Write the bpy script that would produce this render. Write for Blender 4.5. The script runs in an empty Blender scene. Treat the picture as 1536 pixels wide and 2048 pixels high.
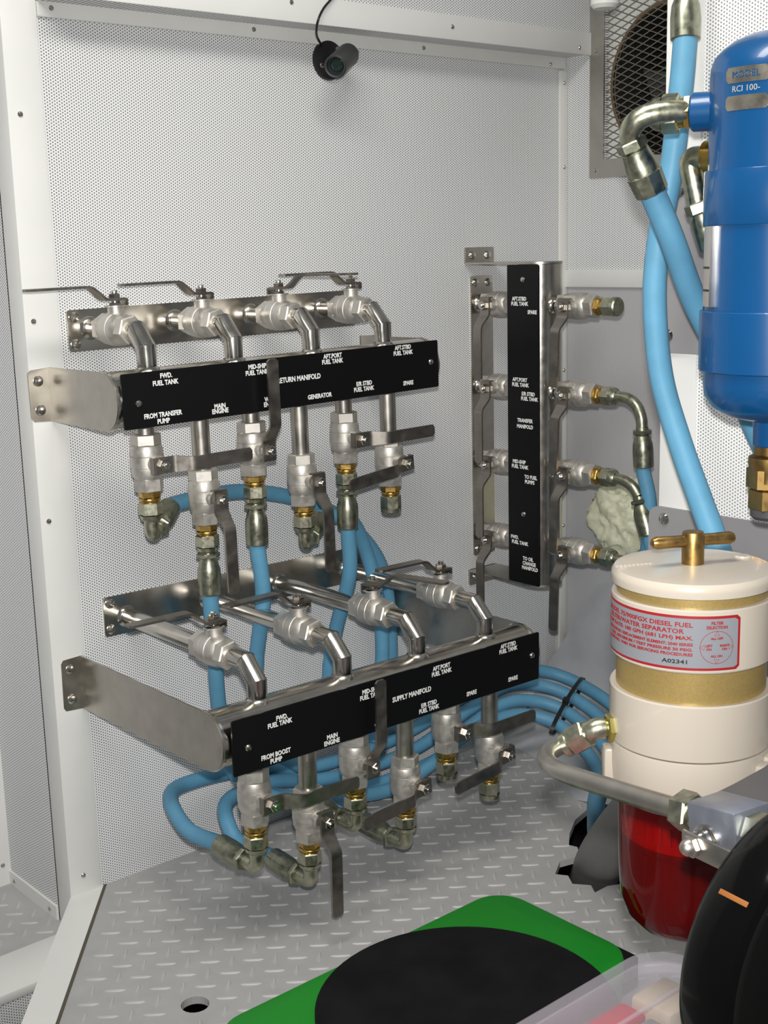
import bpy, bmesh, math, random
from mathutils import Matrix, Vector, noise
from mathutils.geometry import intersect_point_line
V = Vector
random.seed(7)
S = bpy.context.scene
COL = S.collection

# ------------------------------------------------------------------ camera
CAM_LOC = V((-0.97967, -1.91341, 1.08))
PIT, YAW, ROLL = [math.radians(v) for v in (11.6, 40.8, 1.5)]
F = V((math.sin(YAW)*math.cos(PIT), math.cos(YAW)*math.cos(PIT), -math.sin(PIT)))
R0 = V((math.cos(YAW), -math.sin(YAW), 0)); D0 = F.cross(R0)
R_ = R0*math.cos(ROLL) + D0*math.sin(ROLL); D_ = -R0*math.sin(ROLL) + D0*math.cos(ROLL)
cd = bpy.data.cameras.new('camera'); cam = bpy.data.objects.new('camera', cd); COL.objects.link(cam)
cam.matrix_world = Matrix(((R_.x, -D_.x, -F.x, CAM_LOC.x), (R_.y, -D_.y, -F.y, CAM_LOC.y), (R_.z, -D_.z, -F.z, CAM_LOC.z), (0, 0, 0, 1)))
cd.sensor_fit = 'VERTICAL'; cd.sensor_height = 36.0; cd.lens = 2600/2048*36.0; cd.clip_start = 0.05
S.camera = cam
# ------------------------------------------------------------------ light
w = bpy.data.worlds.new('world'); S.world = w; w.use_nodes = True
w.node_tree.nodes['Background'].inputs[0].default_value = (0.93, 0.97, 1.0, 1)
w.node_tree.nodes['Background'].inputs[1].default_value = 0.17
def lamp(name, kind, loc, energy, color=(1, 1, 1), target=None, **kw):
    l = bpy.data.lights.new(name, kind); l.energy = energy; l.color = color
    for k, v in kw.items(): setattr(l, k, v)
    o = bpy.data.objects.new(name, l); o.location = loc; COL.objects.link(o)
    if target is not None: o.rotation_euler = (V(target)-V(loc)).to_track_quat('-Z', 'Y').to_euler()
    return o
UP = -D_
flash_loc = CAM_LOC + UP*0.068 + F*0.02
lamp('camera_flash', 'SPOT', flash_loc, 116, (1.0, 0.985, 0.96), flash_loc + F*2 + R_*0.02, spot_size=math.radians(74), spot_blend=1.0, shadow_soft_size=0.016)
lamp('ceiling_light', 'AREA', (-0.4, -1.0, 2.15), 19, (1.0, 0.97, 0.9), (-0.3, -0.6, 0), shape='RECTANGLE', size=1.2, size_y=0.3)
S.view_settings.view_transform = 'Standard'; S.view_settings.look = 'None'
S.view_settings.exposure = 0.0; S.view_settings.gamma = 1.0; S.view_settings.use_curve_mapping = False

# ------------------------------------------------------------------ materials
MATS = {}
def mat(name, col, rough=0.5, metal=0.0, noise_amt=0.0, noise_scale=40.0, bump=0.0, bump_scale=200.0, coat=0.0, trans=0.0, ior=1.45, alpha=1.0, aniso=0.0, spec=0.5, stretch=None):
    if name in MATS: return MATS[name]
    m = bpy.data.materials.new(name); m.use_nodes = True; MATS[name] = m
    nt = m.node_tree; b = nt.nodes['Principled BSDF']
    b.inputs['Base Color'].default_value = (*col, 1); b.inputs['Roughness'].default_value = rough
    b.inputs['Metallic'].default_value = metal; b.inputs['Coat Weight'].default_value = coat
    b.inputs['Transmission Weight'].default_value = trans; b.inputs['IOR'].default_value = ior
    b.inputs['Alpha'].default_value = alpha; b.inputs['Specular IOR Level'].default_value = spec
    geo = nt.nodes.new('ShaderNodeNewGeometry')
    vec = geo.outputs['Position']
    if stretch:
        vm = nt.nodes.new('ShaderNodeVectorMath'); vm.operation = 'MULTIPLY'; vm.inputs[1].default_value = stretch
        nt.links.new(vec, vm.inputs[0]); vec = vm.outputs[0]
    if noise_amt:
        n = nt.nodes.new('ShaderNodeTexNoise'); n.inputs['Scale'].default_value = noise_scale; n.inputs['Detail'].default_value = 4
        nt.links.new(vec, n.inputs['Vector'])
        r = nt.nodes.new('ShaderNodeMapRange'); r.inputs[1].default_value = 0.3; r.inputs[2].default_value = 0.7
        r.inputs[3].default_value = 1-noise_amt; r.inputs[4].default_value = 1+noise_amt*0.5
        nt.links.new(n.outputs['Fac'], r.inputs[0])
        mx = nt.nodes.new('ShaderNodeVectorMath'); mx.operation = 'SCALE'; mx.inputs[0].default_value = col
        nt.links.new(r.outputs[0], mx.inputs['Scale']); nt.links.new(mx.outputs[0], b.inputs['Base Color'])
        if metal > 0.5:
            r2 = nt.nodes.new('ShaderNodeMapRange'); r2.inputs[1].default_value = 0.3; r2.inputs[2].default_value = 0.7
            r2.inputs[3].default_value = rough*0.8; r2.inputs[4].default_value = rough*1.25
            nt.links.new(n.outputs['Fac'], r2.inputs[0]); nt.links.new(r2.outputs[0], b.inputs['Roughness'])
    if bump:
        n2 = nt.nodes.new('ShaderNodeTexNoise'); n2.inputs['Scale'].default_value = bump_scale; n2.inputs['Detail'].default_value = 3
        nt.links.new(vec, n2.inputs['Vector'])
        bn = nt.nodes.new('ShaderNodeBump'); bn.inputs['Strength'].default_value = bump; bn.inputs['Distance'].default_value = 0.002
        nt.links.new(n2.outputs['Fac'], bn.inputs['Height']); nt.links.new(bn.outputs[0], b.inputs['Normal'])
    return m
def perforated(name, col, hole, axes, pitch=0.00476, rad=0.00125, rough=0.35):
    """painted sheet punched with a staggered pattern of round holes"""
    m = mat(name, col, rough); nt = m.node_tree; N = nt.nodes; L = nt.links; b = N['Principled BSDF']
    geo = N.new('ShaderNodeNewGeometry'); sep = N.new('ShaderNodeSeparateXYZ'); L.new(geo.outputs['Position'], sep.inputs[0])
    comb = N.new('ShaderNodeCombineXYZ')
    L.new(sep.outputs[axes[0]], comb.inputs[0]); L.new(sep.outputs[axes[1]], comb.inputs[1])
    cell = (pitch*math.sqrt(3), pitch, 1.0)
    outs = []
    for k in (0.0, 0.5):
        v = N.new('ShaderNodeVectorMath'); v.operation = 'DIVIDE'; v.inputs[1].default_value = cell; L.new(comb.outputs[0], v.inputs[0])
        a = N.new('ShaderNodeVectorMath'); a.operation = 'ADD'; a.inputs[1].default_value = (k, k, 0); L.new(v.outputs[0], a.inputs[0])
        f = N.new('ShaderNodeVectorMath'); f.operation = 'FRACTION'; L.new(a.outputs[0], f.inputs[0])
        s = N.new('ShaderNodeVectorMath'); s.operation = 'SUBTRACT'; s.inputs[1].default_value = (0.5, 0.5, 0); L.new(f.outputs[0], s.inputs[0])
        c = N.new('ShaderNodeVectorMath'); c.operation = 'MULTIPLY'; c.inputs[1].default_value = (cell[0], cell[1], 0); L.new(s.outputs[0], c.inputs[0])
        l = N.new('ShaderNodeVectorMath'); l.operation = 'LENGTH'; L.new(c.outputs[0], l.inputs[0]); outs.append(l.outputs['Value'])
    mn = N.new('ShaderNodeMath'); mn.operation = 'MINIMUM'; L.new(outs[0], mn.inputs[0]); L.new(outs[1], mn.inputs[1])
    r = N.new('ShaderNodeMapRange'); r.inputs[1].default_value = rad*0.85; r.inputs[2].default_value = rad*1.15
    r.inputs[3].default_value = 1.0; r.inputs[4].default_value = 0.0; L.new(mn.outputs[0], r.inputs[0])
    mx = N.new('ShaderNodeMix'); mx.data_type = 'RGBA'; mx.inputs[6].default_value = (*col, 1); mx.inputs[7].default_value = (*hole, 1)
    L.new(r.outputs[0], mx.inputs[0]); L.new(mx.outputs[2], b.inputs['Base Color'])
    rr = N.new('ShaderNodeMapRange'); rr.inputs[3].default_value = rough; rr.inputs[4].default_value = 0.95; L.new(r.outputs[0], rr.inputs[0]); L.new(rr.outputs[0], b.inputs['Roughness'])
    bn = N.new('ShaderNodeBump'); bn.invert = True; bn.inputs['Strength'].default_value = 0.35; bn.inputs['Distance'].default_value = 0.0008
    L.new(r.outputs[0], bn.inputs['Height']); L.new(bn.outputs[0], b.inputs['Normal'])
    return m
WHITE = mat('white_paint', (0.80, 0.80, 0.775), 0.38, noise_amt=0.03, noise_scale=9)
OFFWHITE = mat('offwhite_trim', (0.76, 0.76, 0.72), 0.4, noise_amt=0.04, noise_scale=12)
PERF_Y = perforated('perforated_white_front', (0.83, 0.83, 0.84), (0.17, 0.18, 0.185), (0, 2))
PERF_X = perforated('perforated_white_side', (0.83, 0.83, 0.84), (0.17, 0.18, 0.185), (1, 2))
PERF_E = perforated('perforated_white_bulkhead', (0.90, 0.90, 0.90), (0.30, 0.30, 0.30), (1, 2), rough=0.4)
PERF_G = perforated('perforated_grey_side', (0.55, 0.545, 0.56), (0.30, 0.30, 0.31), (1, 2), pitch=0.004, rad=0.0009)
GREYP = mat('grey_paint', (0.27, 0.26, 0.27), 0.5, noise_amt=0.05, noise_scale=20)
DGREY = mat('dark_grey_paint', (0.075, 0.072, 0.073), 0.5, noise_amt=0.06, noise_scale=30)
HULL = mat('grey_gelcoat_hull', (0.46, 0.47, 0.49), 0.55, noise_amt=0.12, noise_scale=14, bump=0.25, bump_scale=60)
FLOORM = mat('grey_plate_floor', (0.43, 0.425, 0.42), 0.5, noise_amt=0.07, noise_scale=25)
TREAD = mat('grey_plate_tread', (0.50, 0.49, 0.485), 0.42, noise_amt=0.05, noise_scale=25)
SS = mat('polished_stainless', (0.60, 0.57, 0.52), 0.2, 1.0, noise_amt=0.12, noise_scale=35)
SSB = mat('brushed_stainless', (0.52, 0.49, 0.44), 0.34, 1.0, noise_amt=0.15, noise_scale=30)
CAST = mat('cast_stainless', (0.66, 0.63, 0.58), 0.46, 0.85, noise_amt=0.08, noise_scale=90, bump=0.08, bump_scale=900)
HANDLE = mat('valve_handle_steel', (0.34, 0.31, 0.275), 0.38, 1.0, noise_amt=0.12, noise_scale=60)
ZINC = mat('zinc_plated_fitting', (0.50, 0.50, 0.38), 0.32, 1.0, noise_amt=0.22, noise_scale=120)
ZINCD = mat('dark_zinc_ferrule', (0.37, 0.38, 0.29), 0.33, 1.0, noise_amt=0.25, noise_scale=110)
BRASS = mat('brass', (0.62, 0.40, 0.11), 0.28, 1.0, noise_amt=0.12, noise_scale=120)
BRONZE = mat('bronze', (0.33, 0.21, 0.075), 0.42, 1.0, noise_amt=0.15, noise_scale=90)
PLATE = mat('black_engraved_plastic', (0.004, 0.004, 0.0045), 0.4, spec=0.3)
LETTER = mat('white_lettering', (0.85, 0.85, 0.83), 0.6)
HOSE = mat('blue_rubber_hose', (0.11, 0.31, 0.475), 0.5, noise_amt=0.08, noise_scale=30)
BLACK = mat('black_plastic', (0.012, 0.012, 0.013), 0.35)
RUBBER = mat('black_rubber', (0.006, 0.006, 0.0065), 0.85, spec=0.2, noise_amt=0.5, noise_scale=18)
GLOSSBLK = mat('gloss_black_enamel', (0.002, 0.002, 0.002), 0.13, spec=0.22)
BLUE = mat('blue_enamel', (0.002, 0.070, 0.215), 0.3, coat=0.4, noise_amt=0.05, noise_scale=15)
CREAM = mat('cream_enamel', (0.45, 0.40, 0.335), 0.26, coat=0.3)
GOLD = mat('gold_metallic_paint', (0.37, 0.265, 0.095), 0.42, 0.45, noise_amt=0.12, noise_scale=500)
GREEN = mat('green_plastic', (0.004, 0.22, 0.012), 0.5)
FOAM = mat('expanding_foam', (0.74, 0.74, 0.55), 0.45, noise_amt=0.12, noise_scale=60, bump=0.5, bump_scale=120)
FOIL = mat('foil_label', (0.50, 0.46, 0.38), 0.25, 0.9, noise_amt=0.3, noise_scale=60)
SILVER = mat('silver_label', (0.20, 0.21, 0.23), 0.45)
RED = mat('red_print', (0.27, 0.008, 0.012), 0.5)
INK = mat('black_ink', (0.02, 0.02, 0.02), 0.5)
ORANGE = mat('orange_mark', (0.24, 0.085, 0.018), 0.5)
DARK = mat('dark_duct', (0.02, 0.02, 0.02), 0.7)
SHEET = mat('galvanised_sheet', (0.46, 0.44, 0.40), 0.36, 0.9, noise_amt=0.12, noise_scale=25)
ALU = mat('anodised_aluminium', (0.30, 0.32, 0.38), 0.4, 0.8, noise_amt=0.08, noise_scale=60)

# ------------------------------------------------------------------ mesh builder
class MB:
    def __init__(s): s.v = []; s.f = []
    def add(s, vs, fs, M=None):
        o = len(s.v); s.v += [(M @ V(p)) if M else V(p) for p in vs]; s.f += [[i+o for i in f] for f in fs]; return s
    def lathe(s, prof, seg=28, M=None, phase=0.0, a0=0.0, a1=2*math.pi):
        full = abs(a1-a0-2*math.pi) < 1e-6; n = seg if full else seg+1
        vs = []; fs = []
        for r, z in prof:
            for i in range(n):
                a = a0 + (a1-a0)*i/seg + phase; vs.append((r*math.cos(a), r*math.sin(a), z))
        for j in range(len(prof)-1):
            for i in range(seg):
                k = (i+1) % n; q = [j*n+i, j*n+k, (j+1)*n+k, (j+1)*n+i]
                if prof[j][0] < 1e-9: q = [j*n, (j+1)*n+k, (j+1)*n+i]
                elif prof[j+1][0] < 1e-9: q = [j*n+i, j*n+k, (j+1)*n]
                fs.append(q)
        return s.add(vs, fs, M)
    def cyl(s, r, z0, z1, seg=24, M=None, ch=0.0):
        return s.lathe([(0, z0), (r-ch, z0), (r, z0+ch), (r, z1-ch), (r-ch, z1), (0, z1)] if ch else [(0, z0), (r, z0), (r, z1), (0, z1)], seg, M)
    def hexa(s, af, z0, z1, M=None, phase=0.0):
        r = af/math.sqrt(3); h = z1-z0; c = min(0.0016, h*0.15)
        return s.lathe([(0, z0), (r*0.9, z0), (r, z0+c), (r, z1-c), (r*0.9, z1), (0, z1)], 6, M, phase)
    def box(s, lo, hi, M=None, bev=0.0):
        x0, y0, z0 = lo; x1, y1, z1 = hi
        if bev <= 0:
            vs = [(x, y, z) for z in (z0, z1) for y in (y0, y1) for x in (x0, x1)]
            return s.add(vs, [[0, 2, 3, 1], [4, 5, 7, 6], [0, 1, 5, 4], [2, 6, 7, 3], [0, 4, 6, 2], [1, 3, 7, 5]], M)
        bm = bmesh.new(); bmesh.ops.create_cube(bm, size=1)
        for v in bm.verts: v.co = V(((x0+x1)/2+v.co.x*(x1-x0), (y0+y1)/2+v.co.y*(y1-y0), (z0+z1)/2+v.co.z*(z1-z0)))
        bmesh.ops.bevel(bm, geom=bm.edges[:], offset=bev, segments=2, affect='EDGES', profile=0.5)
        bm.verts.index_update(); s.add([v.co.copy() for v in bm.verts], [[v.index for v in f.verts] for f in bm.faces], M); bm.free(); return s
    def prism(s, poly, t0, t1, M=None, holes=()):
        """poly in local XY, extruded along Z from t0 to t1"""
        bm = bmesh.new()
        loops = [poly]+list(holes); eds = []
        for lp in loops:
            vv = [bm.verts.new((x, y, t0)) for x, y in lp]
            eds += [bm.edges.new((vv[i], vv[(i+1) % len(vv)])) for i in range(len(vv))]
        if holes: bmesh.ops.triangle_fill(bm, edges=eds, use_beauty=True, use_dissolve=False)
        else: bm.faces.new(bm.verts[:])
        fs = bm.faces[:]
        r = bmesh.ops.extrude_face_region(bm, geom=fs)
        for g in r['geom']:
            if isinstance(g, bmesh.types.BMVert): g.co.z = t1
        bmesh.ops.recalc_face_normals(bm, faces=bm.faces[:])
        bm.verts.index_update(); s.add([v.co.copy() for v in bm.verts], [[v.index for v in f.verts] for f in bm.faces], M); bm.free(); return s
    def tube(s, pts, r, seg=14, cap=True, M=None):
        pts = [V(p) for p in pts]; n = len(pts); rs = r if isinstance(r, (list, tuple)) else [r]*n
        tang = [(pts[min(i+1, n-1)]-pts[max(i-1, 0)]).normalized() for i in range(n)]
        up = V((0, 0, 1)) if abs(tang[0].z) < 0.9 else V((1, 0, 0))
        nx = tang[0].cross(up).normalized(); vs = []; fs = []
        for i in range(n):
            nx = (nx - tang[i]*nx.dot(tang[i])).normalized(); ny = tang[i].cross(nx)
            for k in range(seg):
                a = 2*math.pi*k/seg; vs.append(pts[i]+(nx*math.cos(a)+ny*math.sin(a))*rs[i])
        for i in range(n-1):
            for k in range(seg): fs.append([i*seg+k, i*seg+(k+1) % seg, (i+1)*seg+(k+1) % seg, (i+1)*seg+k])
        if cap: fs += [list(range(seg))[::-1], [(n-1)*seg+k for k in range(seg)]]
        return s.add(vs, fs, M)
    def dome(s, r, h, M=None, seg=14, n=4):
        return s.lathe([(r*math.cos(math.pi/2*i/n) if i < n else 0, h*math.sin(math.pi/2*i/n)) for i in range(n+1)], seg, M)
    def mesh(s, name, smooth=30):
        me = bpy.data.meshes.new(name); me.from_pydata([tuple(p) for p in s.v], [], s.f); me.validate()
        bm = bmesh.new(); bm.from_mesh(me); bmesh.ops.recalc_face_normals(bm, faces=bm.faces[:]); bm.to_mesh(me); bm.free()
        if smooth: me.shade_smooth(); me.set_sharp_from_angle(angle=math.radians(smooth))
        return me
def spline(pts, n=8):
    P = [V(p) for p in pts]; P = [2*P[0]-P[1]]+P+[2*P[-1]-P[-2]]; out = []
    for i in range(1, len(P)-2):
        for k in range(n):
            t = k/n; a, b, c, d = P[i-1:i+3]
            out.append(0.5*((2*b)+(c-a)*t+(2*a-5*b+4*c-d)*t*t+(3*b-a-3*c+d)*t**3))
    return out+[P[-2]]
def corner(pts, rad, n=6):
    """polyline with rounded inner corners"""
    P = [V(p) for p in pts]; out = [P[0]]
    for i in range(1, len(P)-1):
        a = (P[i-1]-P[i]); b = (P[i+1]-P[i]); ra = min(rad, a.length*0.49, b.length*0.49)
        p0 = P[i]+a.normalized()*ra; p1 = P[i]+b.normalized()*ra
        out += [(p0*(1-t)**2+P[i]*2*t*(1-t)+p1*t*t) for t in [k/n for k in range(n+1)]]
    return out+[P[-1]]
def rrect(x0, y0, x1, y1, r, n=4):
    o = []
    for cx, cy, a in ((x1-r, y1-r, 0), (x0+r, y1-r, 90), (x0+r, y0+r, 180), (x1-r, y0+r, 270)):
        o += [(cx+r*math.cos(math.radians(a+90*k/n)), cy+r*math.sin(math.radians(a+90*k/n))) for k in range(n+1)]
    return o
def circ(cx, cy, r, n=24): return [(cx+r*math.cos(2*math.pi*k/n), cy+r*math.sin(2*math.pi*k/n)) for k in range(n)]
def T(*p): return Matrix.Translation(V(p))
def frame(o, x=None, z=None):
    """matrix with origin o, local Z along z and local X as near x as possible"""
    z = V(z).normalized(); x = V(x) if x else (V((1, 0, 0)) if abs(z.x) < 0.9 else V((0, 1, 0)))
    x = (x-z*x.dot(z)).normalized(); y = z.cross(x)
    return Matrix(((x.x, y.x, z.x, o[0]), (x.y, y.y, z.y, o[1]), (x.z, y.z, z.z, o[2]), (0, 0, 0, 1)))

# ------------------------------------------------------------------ objects
WORLD = {}
XF = Matrix.Identity(4)
def put(name, data, m, parent=None, M=Matrix.Identity(4), label=None, kind=None):
    o = bpy.data.objects.new(name, data); COL.objects.link(o); W = XF @ M
    if data is not None and m is not None and not data.materials: data.materials.append(m)
    if parent is not None: o.parent = parent; o.matrix_parent_inverse = WORLD[parent.name].inverted()
    o.matrix_basis = W; WORLD[o.name] = W
    if label: o['label'] = label
    if kind: o['kind'] = kind
    return o
def thing(name, label, cat, loc, group=None):
    o = put(name, None, None, None, T(*loc), label); o['category'] = cat; o.empty_display_size = 0.05
    if group: o['group'] = group
    return o
def one(name, label, cat, mb, m, group=None, smooth=30):
    o = put(name, mb.mesh(name, smooth), m, None, label=label); o['category'] = cat
    if group: o['group'] = group
    return o
def struct(name, mb, m, parent=None, smooth=30, **kw): return put(name, mb.mesh(name, smooth), m, parent, kind=None if parent else 'structure', **kw)
def part(name, mb, m, parent, label=None, smooth=30, kind=None): return put(name, mb.mesh(name, smooth), m, parent, label=label, kind=kind)
def text_mesh(s, size, ext=0.0002, align='CENTER', xs=0.86, fat=0.0):
    c = bpy.data.curves.new('t', 'FONT'); c.body = s; c.size = size/0.7; c.align_x = align; c.align_y = 'CENTER'; c.extrude = ext; c.resolution_u = 2; c.offset = fat
    o = bpy.data.objects.new('t', c); COL.objects.link(o); o.scale = (1, 1, 1)
    me = bpy.data.meshes.new_from_object(o.evaluated_get(bpy.context.evaluated_depsgraph_get()))
    bpy.data.objects.remove(o); bpy.data.curves.remove(c); me.name = 'lettering'
    for v in me.vertices: v.co.x *= xs
    return me
SCREW = MB().lathe([(0.006, 0), (0.006, 0.0012), (0.0045, 0.0032), (0.002, 0.004), (0, 0.0041)], 12).mesh('screw')
BIGSCREW = MB().lathe([(0.0085, 0), (0.0085, 0.0015), (0.0065, 0.0042), (0.003, 0.0055), (0, 0.0057)], 14).mesh('screw')
def screw(parent, p, n, big=False, name='screw', s=1.0):
    return put(name, BIGSCREW if big else SCREW, SS, parent, frame(p, None, n) @ Matrix.Scale(s, 4))

# ------------------------------------------------------------------ the room
wall = struct('wall_front', MB().box((0, 0, -0.02), (1.21, 0.01, 1.6)), PERF_Y)
post = struct('trim_1', MB().box((-0.06, -0.003, -0.068), (0.0, 0.05, 1.75), bev=0.002), WHITE)
for z, x in ((1.289, -0.04), (0.977, -0.045), (0.657, -0.046), (0.033, -0.034)): screw(post, (x, -0.003, z), (0, -1, 0), s=0.75)
tt = struct('trim_2', MB().box((0.0, -0.006, 1.433), (1.205, 0, 1.459), bev=0.0025), OFFWHITE)
for x, z in ((0.023, 1.447), (0.401, 1.447), (0.797, 1.446), (1.158, 1.440)): screw(tt, (x, -0.006, z), (0, -1, 0), s=0.7)
ct = struct('trim_3', MB().box((1.186, -0.008, 0.10), (1.21, 0, 1.430), bev=0.003), OFFWHITE)
for z in (1.405, 1.233, 0.8, 0.45): screw(ct, (1.199, -0.008, z), (0, -1, 0), s=0.7)
hd = struct('wall_header', MB().box((-0.0, -0.07, 1.456), (1.21, 0.0, 1.85)), PERF_Y)
ht = struct('trim_4', MB().box((0.0, -0.074, 1.453), (1.208, -0.07, 1.498), bev=0.0015), WHITE)
for x, z in ((0.012, 1.47), (0.432, 1.484), (0.808, 1.476), (1.171, 1.466)): screw(ht, (x, -0.074, z), (0, -1, 0), s=0.7)
# right-hand wall: perforated above a rail, grey panel below, vent opening cut high up
rw = MB(); VY0, VY1, VZ0, VZ1 = -0.108, -0.435, 1.243, 1.57
for lo, hi in (((1.21, -2.6, 0.98), (1.22, 0.0, VZ0)), ((1.21, VY0, VZ0), (1.22, 0.0, 1.85)), ((1.21, -2.6, VZ0), (1.22, VY1, 1.85)), ((1.21, VY1, VZ1), (1.22, VY0, 1.85))): rw.box(lo, hi)
struct('wall_right', rw, PERF_X)
struct('wall_right_lower', MB().box((1.212, -2.6, -0.02), (1.222, 0.0, 0.98)), PERF_G)
struct('trim_5', MB().box((1.203, -1.2, 0.980), (1.212, -0.006, 1.017), bev=0.002), WHITE)
# left recess beyond the post
struct('wall_recess_side', MB().box((-0.06, 0.045, -0.06), (-0.05, 0.25, 1.75)), PERF_X)
struct('wall_recess_back', MB().box((-1.3, 0.24, -0.06), (-0.06, 0.25, 1.75)), PERF_Y)
rt = struct('trim_6', MB().box((-0.064, 0.05, -0.06), (-0.06, 0.236, -0.035)).box((-0.085, 0.234, -0.06), (-0.06, 0.24, 1.7)), WHITE)
for y in (0.075, 0.215): screw(rt, (-0.064, y, -0.048), (-1, 0, 0), s=0.7)
screw(rt, (-0.075, 0.234, -0.02), (0, -1, 0), s=0.7)
af = struct('floor_recess', MB().box((-1.3, 0.005, -0.09), (-0.06, 0.24, -0.06)), FLOORM)
struct('trim_7', MB().box((-1.3, -0.11, -0.075), (-0.055, 0.005, -0.058), bev=0.003), WHITE)
struct('wall_riser', MB().box((-1.3, -0.108, -0.6), (-0.1, -0.10, -0.075)), PERF_Y)
struct('floor_lower', MB().box((-2.0, -2.6, -0.62), (-0.45, -0.1, -0.6)), FLOORM)
# floor plate with finger hole and a ragged cut-out
U = V((0.623, 0.782, 0)); W_ = V((0.782, -0.623, 0))
P0 = V((0.010, 0.0, 0)); P1 = P0 - U*3.3
CUT = [(0.598, -0.516), (0.61, -0.535), (0.593, -0.56), (0.612, -0.585), (0.597, -0.606), (0.63, -0.606), (0.661, -0.622), (0.72, -0.60), (0.783, -0.567), (0.95, -0.427), (0.892, -0.373), (0.835, -0.385), (0.788, -0.398), (0.735, -0.43), (0.70, -0.459), (0.705, -0.475), (0.681, -0.501), (0.64, -0.49)]
HOLE = circ(-0.08, -0.42, 0.021, 20)
floor = struct('floor', MB().prism([(P0.x, P0.y), (P1.x, P1.y), (1.21, P1.y), (1.21, 0.0)], -0.012, 0.0, holes=(CUT, HOLE)), FLOORM, smooth=0)
def inpoly(x, y, poly):
    c = False; j = len(poly)-1
    for i in range(len(poly)):
        (xi, yi), (xj, yj) = poly[i], poly[j]
        if (yi > y) != (yj > y) and x < (xj-xi)*(y-yi)/(yj-yi)+xi: c = not c
        j = i
    return c
def tread_mb(ok, z0, org, rng, a=0.0338):
    tb = MB()
    for i in range(*rng[0]):
        for j in range(*rng[1]):
            c = org + W_*(i*a) + U*(j*a)
            d, e = (W_, U) if (i+j) % 2 == 0 else (U, W_)
            if not all(ok(*(c+d*k).xy) for k in (-0.016, 0, 0.016)): continue
            vs = [c-d*0.0165, c-d*0.009-e*0.0036, c+d*0.009-e*0.0036, c+d*0.0165, c+d*0.009+e*0.0036, c-d*0.009+e*0.0036]
            top = [c-d*0.013, c-d*0.008-e*0.0014, c+d*0.008-e*0.0014, c+d*0.013, c+d*0.008+e*0.0014, c-d*0.008+e*0.0014]
            vs = [p+V((0, 0, z0)) for p in vs]+[p+V((0, 0, z0+0.0017)) for p in top]
            tb.add(vs, [[k, (k+1) % 6, 6+(k+1) % 6, 6+k] for k in range(6)]+[[6, 7, 8, 9, 10, 11]])
    return tb
def hull_h(x, y):  # height of the grey moulding rising out of the floor in the corner
    d = (x-0.93)*0.94+(y+0.12)*-0.34+0.03*math.sin(y*9)
    return 0.0 if d < 0 else 0.62*d*d/(d+0.11)+0.12*d
def ok_floor(x, y):
    p = V((x, y, 0))-P0
    if p.dot(W_) < 0.006 or y > -0.004 or x > 1.0: return False
    if hull_h(x, y) > 0.002: return False
    return not inpoly(x, y, CUT) and (x+0.08)**2+(y+0.42)**2 > 0.024**2 and y > -1.65
tr = part('tread', tread_mb(ok_floor, 0.0, V((0.01, 0, 0)), ((0, 46), (-46, 24))), TREAD, floor, smooth=20, kind='stuff')
part('tread', tread_mb(lambda x, y: -0.6 < x < -0.066 and 0.012 < y < 0.236, -0.06, V((-0.3, 0.1, 0)), ((-12, 14), (-12, 14))), TREAD, af, smooth=20, kind='stuff')
bd = MB(); n_ = -W_
pb = [P0+n_*0.002, P1+n_*0.002, P1+n_*0.054, P0+n_*0.054+U*0.03]
bd.prism([(p.x, p.y) for p in pb], -0.07, 0.001)
struct('trim_8', bd, WHITE, smooth=0)
gp = MB(); gp.prism([(p.x, p.y) for p in (P0+n_*0.0045, P1+n_*0.0045, P1+n_*-0.0005, P0+n_*-0.0005)], -0.004, 0.0012)
struct('trim_9', gp, mat('brown_edge_sealant', (0.10, 0.085, 0.06), 0.7), smooth=0)
struct('floor_bilge', MB().box((-0.44, -1.6, -0.42), (1.25, 0.1, -0.40)).box((1.22, -1.6, -0.42), (1.25, 0.1, -0.02)).box((0.02, 0.0, -0.42), (1.25, 0.05, -0.022)), DARK)
# grey hull moulding in the corner
hb = MB(); NX, NY = 40, 40; vs = []; fs = []
for i in range(NX+1):
    for j in range(NY+1):
        x = 0.86+0.352*i/NX; y = -0.002-0.75*j/NY
        h = hull_h(x, y)
        dd = (1.21-x)*0.9+(0.0+y)*-0.0
        h = max(h, 0.0)
        h += 0.004*noise.noise(V((x*9, y*9, 0)))*(1 if h > 0.01 else 0)
        vs.append((x, y, h-0.001))
for i in range(NX):
    for j in range(NY): fs.append([i*(NY+1)+j, (i+1)*(NY+1)+j, (i+1)*(NY+1)+j+1, i*(NY+1)+j+1])
fl_top = [(1.100, -0.001, 0.055), (1.130, -0.001, 0.110), (1.178, -0.050, 0.222), (1.2105, -0.100, 0.325), (1.2105, -0.30, 0.40), (1.2105, -0.62, 0.44)]
fl_bot = [(1.070, -0.001, 0.02), (1.085, -0.030, 0.03), (1.110, -0.075, 0.035), (1.130, -0.120, 0.04), (1.130, -0.30, 0.05), (1.130, -0.62, 0.06)]
fv = []; ff_ = []; K = 6
for A_, B_ in zip(fl_top, fl_bot):
    for k in range(K+1): fv.append(V(A_).lerp(V(B_), k/K)+V((-0.006, -0.003, 0))*math.sin(math.pi*k/K))
for i in range(5):
    for k in range(K): ff_.append([i*(K+1)+k, (i+1)*(K+1)+k, (i+1)*(K+1)+k+1, i*(K+1)+k+1])
hb.add(fv, ff_)
struct('hull_moulding', hb.add(vs, fs), HULL, smooth=50)
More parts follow.
